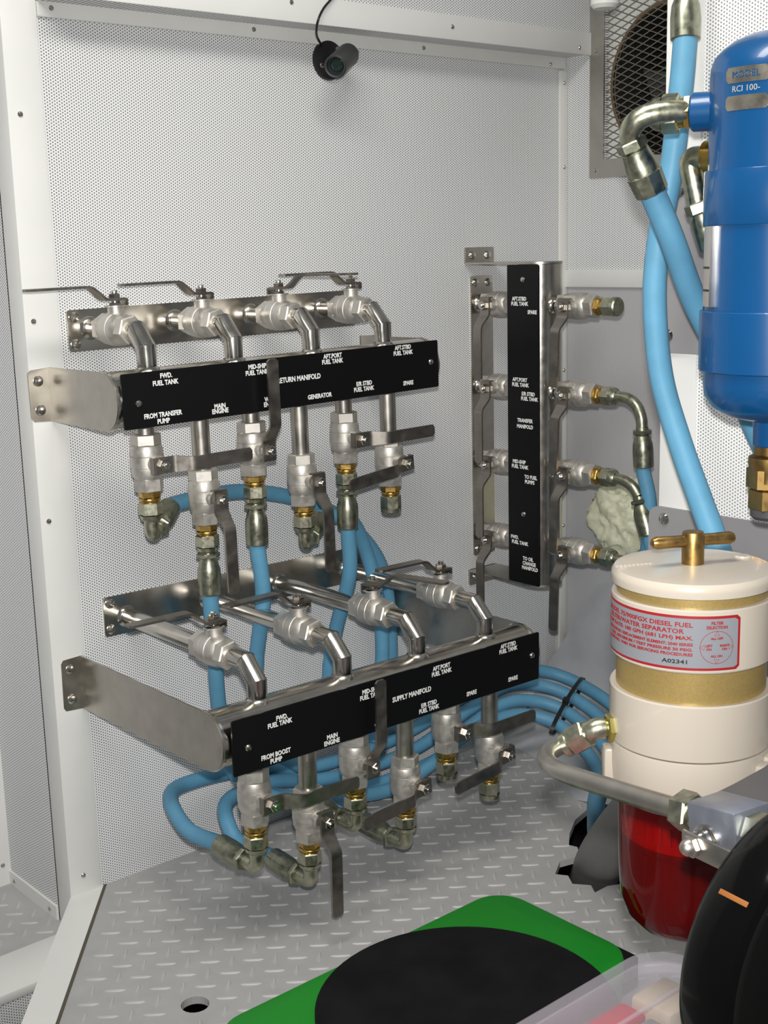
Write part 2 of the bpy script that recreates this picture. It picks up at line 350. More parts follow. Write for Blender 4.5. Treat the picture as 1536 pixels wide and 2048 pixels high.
# nearer bulkhead panel carrying the filters
EX = 0.50
be = struct('wall_bulkhead', MB().box((EX, -2.2, 0.42), (EX+0.012, -0.852, 1.75)).box((EX, -2.2, 0.0), (EX+0.012, -1.06, 0.42)), PERF_E)
struct('trim_10', MB().box((EX-0.004, -0.858, 0.42), (EX+0.03, -0.80, 1.75), bev=0.0015), WHITE)
def platex(x, y0, y1, z0, z1, r): return MB().prism(rrect(y0, z0, y1, z1, r), 0, 0.006, Matrix(((0, 0, 1, x-0.006), (1, 0, 0, 0), (0, 1, 0, 0), (0, 0, 0, 1))))
mp = one('mounting_plate', 'grey painted plate screwed to the bulkhead behind the blue tank', 'plate', platex(EX-0.004, -1.4, -0.803, 0.925, 1.165, 0.012), GREYP)
for y, z in ((-0.816, 0.949), (-0.83, 1.14), (-1.2, 0.95)): screw(mp, (EX-0.010, y, z), (-1, 0, 0), True)
mp2 = one('mounting_plate', 'grey painted plate with rounded corner behind the cream filter lid', 'plate', platex(EX-0.004, -1.4, -0.788, 0.46, 0.708, 0.015), GREYP)
for y, z in ((-0.815, 0.692), (-0.815, 0.48), (-1.2, 0.69)): screw(mp2, (EX-0.010, y, z), (-1, 0, 0), True)

# ------------------------------------------------------------------ wall vent
vt = thing('air_vent', 'square metal framed vent with diamond mesh over a dark round duct', 'vent', (1.21, -0.27, 1.2))
MY = Matrix(((0, 0, 1, 0), (1, 0, 0, 0), (0, 1, 0, 0), (0, 0, 0, 1)))   # local (x,y,z) -> world (y,z,x)
fr = part('frame', MB().prism(rrect(-0.472, 1.206, -0.071, 1.607, 0.002, 1), 0, 0.004, T(1.206, 0, 0) @ MY, holes=(rrect(VY1, VZ0, VY0, VZ1, 0.002, 1),)), SHEET, vt)
for y, z in ((-0.086, 1.222), (-0.086, 1.46), (-0.3, 1.222)): screw(fr, (1.206, y, z), (-1, 0, 0), s=0.7)
part('duct_plate', MB().prism(rrect(-0.46, 1.215, -0.08, 1.60, 0.002, 1), 0, 0.003, T(1.232, 0, 0) @ MY, holes=(circ(-0.262, 1.388, 0.148, 40),)), WHITE, vt)
part('duct', MB().lathe([(0.148, 0), (0.150, 0.012), (0.148, 0.2), (0, 0.2)], 40, frame((1.230, -0.262, 1.388), None, (1, 0, 0))), DARK, vt)
part('duct_ring', MB().lathe([(0.146, 0), (0.153, 0), (0.153, 0.006), (0.146, 0.006)], 40, frame((1.226, -0.262, 1.388), None, (1, 0, 0))), mat('rusty_ring', (0.20, 0.14, 0.08), 0.6, 0.3), vt)
fb = MB()
for k in range(7):
    a = 2*math.pi*k/7
    fb.add([(0.03*math.cos(a), 0.03*math.sin(a), 0), (0.14*math.cos(a-0.2), 0.14*math.sin(a-0.2), 0.02), (0.14*math.cos(a+0.28), 0.14*math.sin(a+0.28), -0.02), (0.03*math.cos(a+0.6), 0.03*math.sin(a+0.6), -0.015)], [[0, 1, 2, 3]], frame((1.33, -0.262, 1.388), None, (1, 0, 0)))
part('fan_blades', fb, mat('fan_grey', (0.10, 0.10, 0.10), 0.5), vt)
mb = MB(); pw, ph = 0.036, 0.0150
for sgn in (1, -1):
    for k in range(-60, 60):
        # strand through (y=VY1 + k*pw) rising with slope sgn*ph/pw; clip to the opening
        pts = []
        y0 = VY1; z0 = VZ0+k*ph
        f = lambda y: z0+sgn*(y-VY1)*ph/pw
        ya, yb = VY1, VY0
        za, zb = f(ya), f(yb)
        lo, hi = VZ0, VZ1
        def clip(ya, za, yb, zb):
            for lim, s in ((lo, 1), (hi, -1)):
                if s*(za-lim) < 0 and s*(zb-lim) < 0: return None
                if s*(za-lim) < 0: t = (lim-za)/(zb-za); ya, za = ya+(yb-ya)*t, lim
                elif s*(zb-lim) < 0: t = (lim-za)/(zb-za); yb, zb = ya+(yb-ya)*t, lim
            return ya, za, yb, zb
        c = clip(ya, za, yb, zb)
        if c:
            mb.tube([(1.2135+0.0006*sgn, c[0], c[1]), (1.2135+0.0006*sgn, c[2], c[3])], 0.0012, 4)
part('wire_mesh', mb, mat('mesh_steel', (0.40, 0.37, 0.31), 0.4, 0.8), vt)
one('ceiling_pipe', 'pale grey round pipe end hanging at the top above the vent', 'pipe', MB().lathe([(0, 0), (0.019, 0), (0.024, 0.006), (0.024, 0.4), (0, 0.4)], 24, T(0.838, -0.413, 1.462)), OFFWHITE)

# ------------------------------------------------------------------ ball valves and fittings
VL = 0.045
BODY = MB().hexa(0.041, 0.027, VL).lathe([(0.0205, 0.029), (0.0235, 0.027), (0.0255, 0.021), (0.0255, 0.012), (0.0248, 0.0112), (0.0262, 0.0105), (0.0262, -0.006), (0.0253, -0.0068), (0.0253, -0.016), (0.0225, -0.023), (0.020, -0.026)], 30)
BODY.hexa(0.040, -VL, -0.024, phase=0.3)
BODY.lathe([(0.013, 0.020), (0.0125, 0.034), (0.0140, 0.0345), (0.0140, 0.037), (0, 0.037)], 20, frame((0, 0, 0), None, (1, 0, 0)))
BODY.box((0.0345, -0.0165, -0.007), (0.037, 0.0165, 0.007), bev=0.001)
BODY = BODY.mesh('ball_valve')
STEM = MB().hexa(0.0175, 0.037, 0.041).lathe([(0.0075, 0.041), (0.0075, 0.0445)], 16).hexa(0.0165, 0.0475, 0.055).cyl(0.005, 0.055, 0.060, 12, ch=0.001).mesh('stem_nut')
def handle_mesh(L=0.150):
    hw, t = 0.0105, 0.0038
    prof = [(-0.014, 0.0445), (0.020, 0.0445), (0.043, 0.0655), (L-0.004, 0.0655), (L, 0.0655)]
    wid = [0.013, 0.0115, hw, hw, hw*0.6]
    mid = corner([(p[0], 0, p[1]) for p in prof[:3]]+[(prof[4][0], 0, prof[4][1])], 0.006, 4)
    b = MB(); vs = []; fs = []; n = len(mid)
    ws = []
    for p in mid: ws.append(hw if p.x > 0.03 else 0.0125)
    pts = list(mid[:-1])+[V((L-0.004, 0, mid[-1].z)), V((L, 0, mid[-1].z))]; ws = ws[:-1]+[hw, hw*0.55]
    n = len(pts)
    for i, p in enumerate(pts):
        d = (pts[min(i+1, n-1)]-pts[max(i-1, 0)]).normalized(); nn = V((-d.z, 0, d.x))
        for sy, st in ((-1, 0), (1, 0), (1, 1), (-1, 1)): vs.append(p+V((0, sy*ws[i], 0))+nn*(st*t))
    for i in range(n-1):
        for k in range(4): fs.append([i*4+k, i*4+(k+1) % 4, i*4+4+(k+1) % 4, i*4+4+k])
    fs += [[3, 2, 1, 0], [n*4-4, n*4-3, n*4-2, n*4-1]]
    b.add(vs, fs)
    b.box((-0.0165, -0.0125, 0.036), (-0.0140, 0.0125, 0.0473))    # folded stop tab
    return b.mesh('handle', 25)
HND = handle_mesh()
ADAPT = MB().cyl(0.0145, -0.004, 0.0, 20).hexa(0.030, 0.0, 0.011, phase=0.2).lathe([(0.0155, 0.011), (0.0165, 0.0125), (0.0165, 0.015), (0.0135, 0.0165), (0.0135, 0.020)], 24).mesh('brass_adapter')
NUT = MB().hexa(0.033, 0.0, 0.020).lathe([(0.0175, 0.020), (0.0165, 0.026), (0.0125, 0.029), (0.011, 0.031)], 20).mesh('swivel_nut')
CAP = MB().hexa(0.033, 0.0, 0.024).lathe([(0.0185, 0.022), (0.018, 0.030), (0.016, 0.0325), (0, 0.0325)], 20).mesh('end_cap')
FERR = MB().lathe([(0.011, 0), (0.0125, 0.006)], 20).hexa(0.034, 0.006, 0.0135, phase=0.4).lathe([(0.0120, 0.0135), (0.0145, 0.018), (0.0185, 0.033), (0.0190, 0.045), (0.0185, 0.074), (0.0165, 0.076), (0.0135, 0.076)], 20).mesh('ferrule')
def valve(parent, c, flow, stem, hdir, end=None, twist=0.0):
    """two-piece ball valve; flow = inlet to outlet axis, end = what is screwed on the outlet"""
    c, flow, stem, hdir = V(c), V(flow).normalized(), V(stem).normalized(), V(hdir).normalized()
    M = frame(c, stem, -flow)
    v = put('ball_valve', BODY, CAST, parent, M)
    put('stem_nut', STEM, SS, v, frame(c, hdir, stem))
    put('handle', HND, HANDLE, v, frame(c, hdir, stem))
    e = c+flow*VL
    if end:
        put('brass_adapter', ADAPT, BRASS, v, frame(e, stem, flow))
        if end == 'cap': put('end_cap', CAP, ZINC, v, frame(e+flow*0.018, stem, flow))
        if end in ('nut',): put('swivel_nut', NUT, ZINC, v, frame(e+flow*0.018, stem, flow))
    return e+flow*0.018
PR = 0.0147
def weld(b, p, n, r=PR): return b.lathe([(r+0.006, -0.002), (r+0.0045, 0.0015), (r+0.0012, 0.005), (r*0.98, 0.006)], 22, frame(p, None, n))
def pipe_end_bracket(cy, cz, r, y_wall, zt, zb, x, sgn, t=0.004):
    """cheek plate reaching from the wall to the manifold tube with a folded wall flange"""
    out = [(y_wall, zb)]+[(cy+r*math.cos(a), cz+r*math.sin(a)) for a in [math.radians(-90-180*k/16) for k in range(17)]]+[(y_wall, zt)]
    b = MB().prism(out, 0, t*sgn, T(x, 0, 0) @ MY)
    f = [(x, zb), (x+sgn*0.034, zb+0.002), (x+sgn*0.038, zb+0.008), (x+sgn*0.038, zt-0.008), (x+sgn*0.034, zt-0.002), (x, zt)]
    b.prism(f if sgn > 0 else f[::-1], 0, 0.004, Matrix(((1, 0, 0, 0), (0, 0, -1, y_wall), (0, 1, 0, 0), (0, 0, 0, 1))))
    return b
MXZ = Matrix(((1, 0, 0, 0), (0, 0, -1, 0), (0, 1, 0, 0), (0, 0, 0, 1)))   # local (x,y,z) -> world (x,-z,y)

def long_manifold(name, label, cy, cz, x0, x1, zaxis, valve_y, tops, bottoms, texts, plate, tilt, fl, fl_r, brz, hd_top):
    """horizontal tube with four inlets on top and six outlets below"""
    global XF
    ang = math.atan(tilt); XF = Matrix.Rotation(-ang, 4, 'Y')
    RT = 0.0435
    t = thing(name, label, 'manifold', (0.3, cy, cz), 'stainless fuel manifolds')
    part('tube', MB().lathe([(0, x0), (RT, x0), (RT, x1), (0, x1)], 48, frame((0, cy, cz), None, (1, 0, 0))), SS, t)
    for xx in (x0+0.001, x1-0.001): part('weld_bead', MB().lathe([(RT-0.002, -0.004), (RT+0.0022, -0.002), (RT+0.0025, 0.002), (RT-0.002, 0.004)], 40, frame((xx, cy, cz), None, (1, 0, 0))), SS, t)
    for x, sg in ((x0, -1), (x1, 1)):
        bk = part('bracket', pipe_end_bracket(cy, cz, RT+0.001, 0, brz[0], brz[1], x, sg), SSB, t)
        for z in (brz[0]-0.02, brz[1]+0.02): screw(bk, (x+sg*0.022, -0.004, z), (0, -1, 0), True, 'bolt')
    # wall flange strip
    wf = part('wall_flange', MB().prism(rrect(fl[0], fl[2], fl[1], fl[3], 0.006, 3), 0, 0.004, MXZ), SS, t)
    for x in (fl[0]+0.012, fl[1]-0.012):
        for z in (fl[2]+0.012, fl[3]-0.012): screw(wf, (x, -0.004, z), (0, -1, 0), True, 'bolt')
    for i, x in enumerate(tops):
        st = MB().tube([(x, -0.002, zaxis), (x, valve_y+VL-0.01, zaxis)], PR, 18)
        weld(st, (x, -0.004, zaxis), (0, -1, 0)); part('inlet_pipe', st, SS, t)
        el = MB()
        P = [V((x, valve_y-VL+0.006, zaxis)), V((x, cy+0.026, zaxis)), V((x, cy, zaxis-0.026)), V((x, cy, cz+RT-0.006))]
        el.tube(P, [PR, PR*1.07, PR*1.07, PR], 20)
        weld(el, (x, cy, cz+math.sqrt(RT**2-PR**2)-0.001), (0, 0, 1))
        for p, d in ((P[1], (P[2]-P[1]).normalized()+(P[1]-P[0]).normalized()), (P[2], (P[3]-P[2]).normalized()+(P[2]-P[1]).normalized())): el.lathe([(PR-0.001, -0.0014), (PR*1.07+0.0006, 0), (PR-0.001, 0.0014)], 20, frame(p, None, d))
        part('elbow_pipe', el, SS, t)
        valve(t, (x, valve_y, zaxis), (0, -1, 0), (0, 0, 1), hd_top[i])
    ends = []
    for x, zc, hdir, e in bottoms:
        pb_ = MB().tube([(x, cy, cz-RT+0.008), (x, cy, zc+VL-0.008)], PR, 18); weld(pb_, (x, cy, cz-math.sqrt(RT**2-PR**2)+0.001), (0, 0, -1)); part('outlet_pipe', pb_, SSB, t)
        q = valve(t, (x, cy, zc), (0, 0, -1), (0, -1, 0), hdir, e); ends.append(XF @ q)
    px0, px1, pz0, pz1 = plate
    yp = cy-RT-0.002
    lp = part('label_plate', MB().prism(rrect(px0, pz0, px1, pz1, 0.003, 3), 0, 0.003, T(0, yp, 0) @ MXZ), PLATE, t, label='black plate with white engraved tank and engine names')
    for x, z in ((px0+0.027, (pz0+pz1)/2-0.004), (px1-0.018, (pz0+pz1)/2+0.004)): screw(lp, (x, yp-0.003, z), (0, -1, 0), False, 'screw', 0.9)
    for s, x, z in texts:
        put('lettering', text_mesh(s, 0.0072 if 'MANIFOLD' not in s else 0.0082, fat=0.00035, xs=0.84), LETTER, lp, Matrix(((1, 0, 0, x), (0, 0, -1, yp-0.0031), (0, 1, 0, z), (0, 0, 0, 1))))
    XF = Matrix.Identity(4)
    return t, ends
X, Y, Z = V((1, 0, 0)), V((0, 1, 0)), V((0, 0, 1))
RET, RE = long_manifold('fuel_manifold', 'upper stainless return manifold with black lettered plate and hanging ball valves', -0.172, 0.861, -0.012, 0.634, 0.961, -0.088,
    (0.066, 0.226, 0.384, 0.544),
    ((0.053, 0.760, X, 'nut'), (0.153, 0.690, -Z, 'nut'), (0.252, 0.755, Z, 'nut'), (0.351, 0.688, -Z, 'nut'), (0.448, 0.748, X, 'nut'), (0.549, 0.692, -X+Z*-0.1, 'cap')),
    [('FWD.', 0.068, 0.8954), ('FUEL TANK', 0.066, 0.8850), ('MID-SHIP', 0.236, 0.8933), ('FUEL TANK', 0.235, 0.8839), ('RETURN MANIFOLD', 0.318, 0.8661), ('AFT.PORT', 0.390, 0.8965), ('FUEL TANK', 0.389, 0.8874), ('AFT.STBD', 0.547, 0.8975), ('FUEL TANK', 0.547, 0.8880), ('FROM TRANSFER', 0.058, 0.8374), ('PUMP', 0.058, 0.8275), ('MAIN', 0.161, 0.8386), ('ENGINE', 0.161, 0.8308), ('WING', 0.259, 0.8389), ('ENGINE', 0.260, 0.8307), ('GENERATOR', 0.359, 0.8330), ('E/R STBD', 0.456, 0.8440), ('FUEL TANK', 0.455, 0.8346), ('SPARE', 0.557, 0.8346)],
    (-0.009, 0.630, 0.821, 0.904), 0.0135, (0.025, 0.62, 0.924, 0.991), 0, (0.904, 0.818), (-X, -X, -Y+X*0.45, -X+Y*0.05))
SUP, SE = long_manifold('fuel_manifold', 'lower stainless supply manifold with long side brackets and black lettered plate', -0.380, 0.376, -0.012, 0.652, 0.472, -0.270,
    (0.078, 0.243, 0.403, 0.563),
    ((0.066, 0.268, X, 'nut'), (0.168, 0.208, -Z, 'nut'), (0.264, 0.272, Z, 'nut'), (0.373, 0.205, -X-Z*0.08, 'nut'), (0.469, 0.276, X, 'cap'), (0.574, 0.208, -X-Z*0.1, 'cap')),
    [('FWD.', 0.087, 0.4006), ('FUEL TANK', 0.083, 0.3921), ('MID-SHIP', 0.260, 0.4011), ('FUEL TANK', 0.260, 0.3921), ('SUPPLY MANIFOLD', 0.347, 0.3736), ('AFT.PORT', 0.413, 0.4050), ('FUEL TANK', 0.413, 0.3956), ('AFT.STBD', 0.571, 0.4088), ('FUEL TANK', 0.571, 0.3998), ('FROM BOOST', 0.074, 0.3462), ('PUMP', 0.074, 0.3370), ('MAIN', 0.181, 0.3460), ('ENGINE', 0.180, 0.3370), ('W/E', 0.275, 0.3390), ('E/R STBD', 0.384, 0.3486), ('FUEL TANK', 0.384, 0.3396), ('SPARE', 0.482, 0.3436), ('SPARE', 0.583, 0.3457)],
    (-0.002, 0.649, 0.331, 0.416), -0.0125, (0.034, 0.62, 0.443, 0.512), 0, (0.422, 0.330), (-X, -X-Y*0.05, -Y+X*0.25, -X))

# vertical transfer manifold
TRM = thing('fuel_manifold', 'upright stainless transfer manifold with black lettered plate beside the blue hoses', 'manifold', (0.945, -0.168, 0.40), 'stainless fuel manifolds')
tcx, tcy, TR = 0.945, -0.168, 0.0435
part('tube', MB().cyl(TR, 0.400, 1.037, 48, T(tcx, tcy, 0), ch=0.001), SS, TRM)
for zz, sg in ((1.037, 1), (0.400, -1)):
    out = [(tcx+0.041, 0.0)]+[(tcx+(TR+0.001)*math.cos(a), tcy+(TR+0.001)*math.sin(a)) for a in [math.radians(-180*k/16) for k in range(17)]]+[(tcx-0.041, 0.0)]
    b = MB().prism(out, 0, 0.004*sg, T(0, 0, zz))
    lo, hi = sorted((zz, zz+0.034*sg)); b.prism(rrect(tcx-0.041, lo, tcx+0.041, hi, 0.004, 2), 0, 0.004, MXZ)
    bk = part('bracket', b, SSB, TRM)
    for x in (tcx-0.022, tcx+0.022): screw(bk, (x, -0.004, zz+sg*0.018), (0, -1, 0), True, 'bolt')
wf = part('wall_flange', MB().prism(rrect(0.918, 0.428, 0.982, 1.014, 0.006, 3), 0, 0.004, MXZ), SS, TRM)
for x in (0.931, 0.969):
    for z in (0.442, 1.0): screw(wf, (x, -0.004, z), (0, -1, 0), True, 'bolt')
TE = []
for i, z in enumerate((0.957, 0.790, 0.634, 0.477)):
    b = MB().tube([(tcx, -0.002, z), (tcx, -0.02, z)], PR, 16); weld(b, (tcx, -0.004, z), (0, -1, 0)); part('inlet_pipe', b, SS, TRM)
    valve(TRM, (tcx, -0.062, z), (0, -1, 0), -X, -Z)
    b = MB().tube([(tcx, -0.10, z), (tcx, tcy+0.03, z)], PR, 16); part('inlet_pipe', b, SS, TRM)
    b = MB().tube([(tcx, tcy-0.03, z), (tcx, -0.232, z)], PR, 16); weld(b, (tcx, tcy-math.sqrt(TR**2-PR**2)+0.001, z), (0, -1, 0)); part('outlet_pipe', b, SS, TRM)
    TE.append(valve(TRM, (tcx, -0.268, z), (0, -1, 0.0), -X, -Z+Y*0.04, 'cap' if i == 0 else 'nut'))
xp = tcx-TR-0.002
lp = part('label_plate', MB().prism(rrect(-0.209, 0.402, -0.126, 1.036, 0.003, 3), 0, 0.003, T(xp-0.003, 0, 0) @ MY), PLATE, TRM, label='narrow black plate with white engraved tank names')
for z in (1.008, 0.545): screw(lp, (xp-0.003, -0.168, z), (-1, 0, 0), False, 'screw', 0.9)
for s, y, z in [('AFT.STBD', -0.158, 0.9708), ('FUEL TANK', -0.159, 0.9612), ('SPARE', -0.192, 0.9456), ('AFT.PORT', -0.159, 0.8135), ('FUEL TANK', -0.160, 0.8035), ('E/R STBD', -0.181, 0.7867), ('FUEL TANK', -0.184, 0.7771), ('TRANSFER', -0.172, 0.7336), ('MANIFOLD', -0.172, 0.7217), ('MID-SHIP', -0.156, 0.6499), ('FUEL TANK', -0.158, 0.6401), ('TO FUEL', -0.187, 0.6216), ('PUMPS', -0.184, 0.6116), ('FWD.', -0.143, 0.4946), ('FUEL TANK', -0.157, 0.4845), ('TO OIL', -0.179, 0.4542), ('CHANGE', -0.182, 0.4445), ('MANIFOLD', -0.184, 0.4350)]:
    put('lettering', text_mesh(s, 0.0072, fat=0.00035, xs=0.84), LETTER, lp, Matrix(((0, 0, -1, xp-0.0031), (-1, 0, 0, y), (0, 1, 0, z), (0, 0, 0, 1))))

# ------------------------------------------------------------------ hoses
def hose(label, pts, r=0.0135, ferr=None, elbow=None, group='blue fuel hoses', elbow_r=0.0095, m=None, scale=1.0):
    """rubber hose; ferr=(start, direction) puts a crimped ferrule there; elbow = bent steel tube path into the ferrule"""
    t = thing('fuel_hose', label, 'hose', pts[-1], group)
    part('hose_body', MB().tube(spline(pts, 8), r, 18), m or HOSE, t)
    if ferr: put('ferrule', FERR, ZINCD, t, frame(ferr[0], None, ferr[1]) @ Matrix.Scale(scale, 4))
    if elbow: part('elbow', MB().tube(spline(elbow, 6), elbow_r, 16), ZINC, t)
    return t
def drop(e, n=0.029): return V(e)+V((0, 0, -n))
# return manifold: 1 (elbow), 2, 3, 4 (elbow), 5
def elbow_hose(label, e, out, rest, drop_n=0.055, bend=0.026):
    out = V(out).normalized(); e = V(e)
    a = e+V((0, 0, -0.022)); c = e+V((0, 0, -drop_n))
    b = c+out*bend
    el = corner([a, c, b+out*0.004], bend*0.95, 8)
    fs = b
    t = thing('fuel_hose', label, 'hose', rest[-1], 'blue fuel hoses')
    part('elbow', MB().tube(el, 0.0115, 18), ZINC, t)
    put('ferrule', FERR, ZINCD, t, frame(fs, None, out))
    part('hose_body', MB().tube(spline([fs+out*0.066, fs+out*0.085]+[V(p) for p in rest], 8), 0.0135, 18), HOSE, t)
    return t
def straight_hose(label, e, rest, d=(0, 0, -1)):
    e = V(e); d = V(d).normalized(); t = thing('fuel_hose', label, 'hose', rest[-1], 'blue fuel hoses')
    fs = e+d*0.024
    put('ferrule', FERR, ZINCD, t, frame(fs, None, d))
    part('hose_body', MB().tube(spline([fs+d*0.068, fs+d*0.085]+[V(p) for p in rest], 8), 0.0135, 18), HOSE, t)
    return t
elbow_hose('blue hose arching right along the wall from the first return valve elbow', RE[0], (0.62, 0.55, 0.22), [(0.203, -0.085, 0.672), (0.289, -0.06, 0.665), (0.39, -0.05, 0.642), (0.488, -0.045, 0.602), (0.565, -0.045, 0.545), (0.622, -0.045, 0.468), (0.645, -0.04, 0.366), (0.650, -0.035, 0.24), (0.65, -0.03, 0.125)])
straight_hose('blue hose hanging straight down from the second return valve behind the front supply handle', RE[1], [(0.158, -0.155, 0.42), (0.168, -0.14, 0.36), (0.185, -0.12, 0.29), (0.205, -0.10, 0.21), (0.235, -0.085, 0.16)])
straight_hose('blue hose dropping from the third return valve between two supply pipes', RE[2], [(0.254, -0.165, 0.50), (0.262, -0.125, 0.377), (0.280, -0.10, 0.275), (0.32, -0.085, 0.185), (0.38, -0.085, 0.135)])
elbow_hose('blue hose curving down the wall from the fourth return valve elbow', RE[3], (0.62, 0.50, 0.22), [(0.500, -0.10, 0.588), (0.548, -0.085, 0.525), (0.575, -0.085, 0.43), (0.585, -0.085, 0.32), (0.578, -0.075, 0.20), (0.57, -0.07, 0.13)])
straight_hose('blue hose dropping from the fifth return valve in front of the lower wall flange', RE[4], [(0.452, -0.155, 0.50), (0.459, -0.105, 0.394), (0.457, -0.080, 0.301), (0.467, -0.07, 0.215), (0.515, -0.07, 0.14)])
# supply manifold: four elbows sweeping back along the floor into the coil on the right
elbow_hose('blue hose looping out to the left from the first supply valve then along the wall', SE[0], (0.0, 1, 0.02), [(0.062, -0.20, 0.150), (0.070, -0.14, 0.166), (0.10, -0.085, 0.168), (0.150, -0.052, 0.160), (0.235, -0.04, 0.150), (0.325, -0.035, 0.133), (0.441, -0.03, 0.099), (0.567, -0.03, 0.093), (0.701, -0.03, 0.102), (0.835, -0.04, 0.137), (0.962, -0.05, 0.169), (1.062, -0.075, 0.153), (1.103, -0.14, 0.13), (1.092, -0.24, 0.109), (1.06, -0.34, 0.075)])
elbow_hose('blue hose looping left behind the first supply valve from the second supply valve', SE[1], (0.0, 1, 0.05), [(0.165, -0.19, 0.090), (0.168, -0.15, 0.115), (0.20, -0.10, 0.122), (0.255, -0.07, 0.118), (0.340, -0.052, 0.108), (0.449, -0.05, 0.077), (0.575, -0.05, 0.066), (0.71, -0.05, 0.072), (0.83, -0.06, 0.115), (0.941, -0.07, 0.145), (1.026, -0.10, 0.135), (1.058, -0.165, 0.114), (1.051, -0.26, 0.085), (1.016, -0.36, 0.055)])
elbow_hose('blue hose turning back to the wall from the third supply valve', SE[2], (-0.25, 1, 0.25), [(0.245, -0.21, 0.150), (0.265, -0.13, 0.13), (0.34, -0.085, 0.088), (0.45, -0.075, 0.050), (0.60, -0.072, 0.036), (0.74, -0.075, 0.045), (0.805, -0.085, 0.090), (0.909, -0.10, 0.125), (0.982, -0.13, 0.118), (1.013, -0.19, 0.098), (0.995, -0.28, 0.072), (0.956, -0.37, 0.045)])
elbow_hose('blue hose turning back under the supply plate from the fourth supply valve', SE[3], (-0.1, 1, 0.12), [(0.362, -0.20, 0.09), (0.39, -0.14, 0.085), (0.47, -0.105, 0.052), (0.593, -0.098, 0.030), (0.69, -0.105, 0.055), (0.781, -0.11, 0.092), (0.878, -0.13, 0.112), (0.937, -0.16, 0.106), (0.961, -0.215, 0.089), (0.944, -0.29, 0.066), (0.898, -0.38, 0.042)])
# transfer manifold hoses
def bent_hose(label, e, el, fd, rest):
    t = thing('fuel_hose', label, 'hose', rest[-1], 'blue fuel hoses'); fd = V(fd).normalized()
    part('elbow', MB().tube(spline(el, 6), 0.0105, 16), ZINC, t)
    put('ferrule', FERR, ZINCD, t, frame(el[-1], None, fd))
    part('hose_body', MB().tube(spline([V(el[-1])+fd*0.066, V(el[-1])+fd*0.085]+[V(p) for p in rest], 8), 0.0135, 18), HOSE, t)
    return t
bent_hose('blue hose hanging from the bent tube on the second transfer valve', TE[1], [(0.945, -0.352, 0.790), (0.945, -0.385, 0.789), (0.945, -0.408, 0.776), (0.945, -0.419, 0.755), (0.945, -0.421, 0.738)], (0.02, -0.05, -1), [(0.952, -0.435, 0.600), (0.955, -0.432, 0.54), (0.965, -0.42, 0.47), (0.97, -0.41, 0.36)])
bent_hose('blue hose below the bent tube on the third transfer valve near the foam', TE[2], [(0.945, -0.352, 0.634), (0.945, -0.380, 0.632), (0.945, -0.402, 0.622), (0.945, -0.416, 0.606)], (0.0, -0.35, -1), [(0.95, -0.455, 0.47), (0.955, -0.465, 0.40), (0.96, -0.465, 0.33)])
bent_hose('blue hose behind the cream filter lid from the lowest transfer valve', TE[3], [(0.945, -0.352, 0.477), (0.945, -0.385, 0.474), (0.945, -0.408, 0.458), (0.945, -0.416, 0.44)], (0.0, -0.2, -1), [(0.95, -0.44, 0.34), (0.95, -0.44, 0.30)])
# big hoses in front of the bulkhead
BH = 0.0152
t = hose('large blue hose hanging from the top in front of the vent', [(0.4285, -0.880, 1.322), (0.416, -0.884, 1.26), (0.41, -0.877, 1.17), (0.40, -0.866, 1.077), (0.384, -0.873, 1.002), (0.359, -0.904, 0.911), (0.331, -0.954, 0.836), (0.307, -1.004, 0.771), (0.282, -1.051, 0.715), (0.275, -1.080, 0.65), (0.33, -1.10, 0.60), (0.42, -1.11, 0.58), (0.488, -1.11, 0.58)], BH, group='large filter hoses')
part('ferrule', MB().lathe([(0.013, 0), (0.0185, 0.004), (0.019, 0.03), (0.0175, 0.045), (0.0135, 0.055), (0.0125, 0.3)], 22, frame((0.4292, -0.8795, 1.318), None, (0.12, 0.1, 1))), ZINCD, t)
t = thing('fuel_hose', 'large blue hose crossing in front from the elbow on the blue tank', 'hose', (0.47, -1.0, 0.7), 'large filter hoses')
el = [(0.290, -1.000, 1.2175), (0.262, -0.978, 1.2185), (0.244, -0.960, 1.214), (0.240, -0.947, 1.203), (0.246, -0.940, 1.190)]
part('elbow', MB().tube(spline(el, 6), 0.0125, 18), ZINC, t)
fd = V((0.052, -0.020, -0.107)).normalized(); MF = frame(el[-1], None, fd)
part('ferrule', MB().hexa(0.031, 0, 0.012, MF).lathe([(0.0135, 0.012), (0.0165, 0.014), (0.0165, 0.016), (0.019, 0.03), (0.0195, 0.042)], 20, MF).lathe([(0.0195, 0.040), (0.021, 0.042), (0.0195, 0.066), (0.016, 0.068), (0.014, 0.068)], 8, MF), ZINCD, t)
q = V(el[-1])+fd*0.06
part('hose_body', MB().tube(spline([q, q+fd*0.03, (0.303, -0.960, 1.075), (0.345, -0.962, 1.005), (0.402, -0.970, 0.925), (0.450, -0.985, 0.837), (0.468, -1.015, 0.76), (0.468, -1.05, 0.66), (0.468, -1.06, 0.50)], 8), BH, 18), HOSE, t)
# cable ties
def tie(label, c, axis, rr, twist, lx=None):
    t = thing('cable_tie', label, 'cable tie', c, 'black cable ties')
    M = frame(c, lx, axis)
    part('strap', MB().lathe([(rr[0], -0.0042), (rr[0]+0.0016, -0.0042), (rr[0]+0.0016, 0.0042), (rr[0], 0.0042), (rr[0], -0.0042)], 32, M @ Matrix.Diagonal((1, rr[1]/rr[0], 1, 1))), BLACK, t)
    a = twist; part('lock_head', MB().box((-0.007, -0.006, -0.0065), (0.007, 0.006, 0.0065), M @ T(rr[0]*math.cos(a), rr[1]*math.sin(a), 0), bev=0.001), BLACK, t)
tie('black cable tie around the coiled blue hoses beside the cream filter', (1.026, -0.172, 0.110), (0.40, -0.87, -0.2), (0.106, 0.0245), 4.9, (-0.145, -0.075, -0.043))
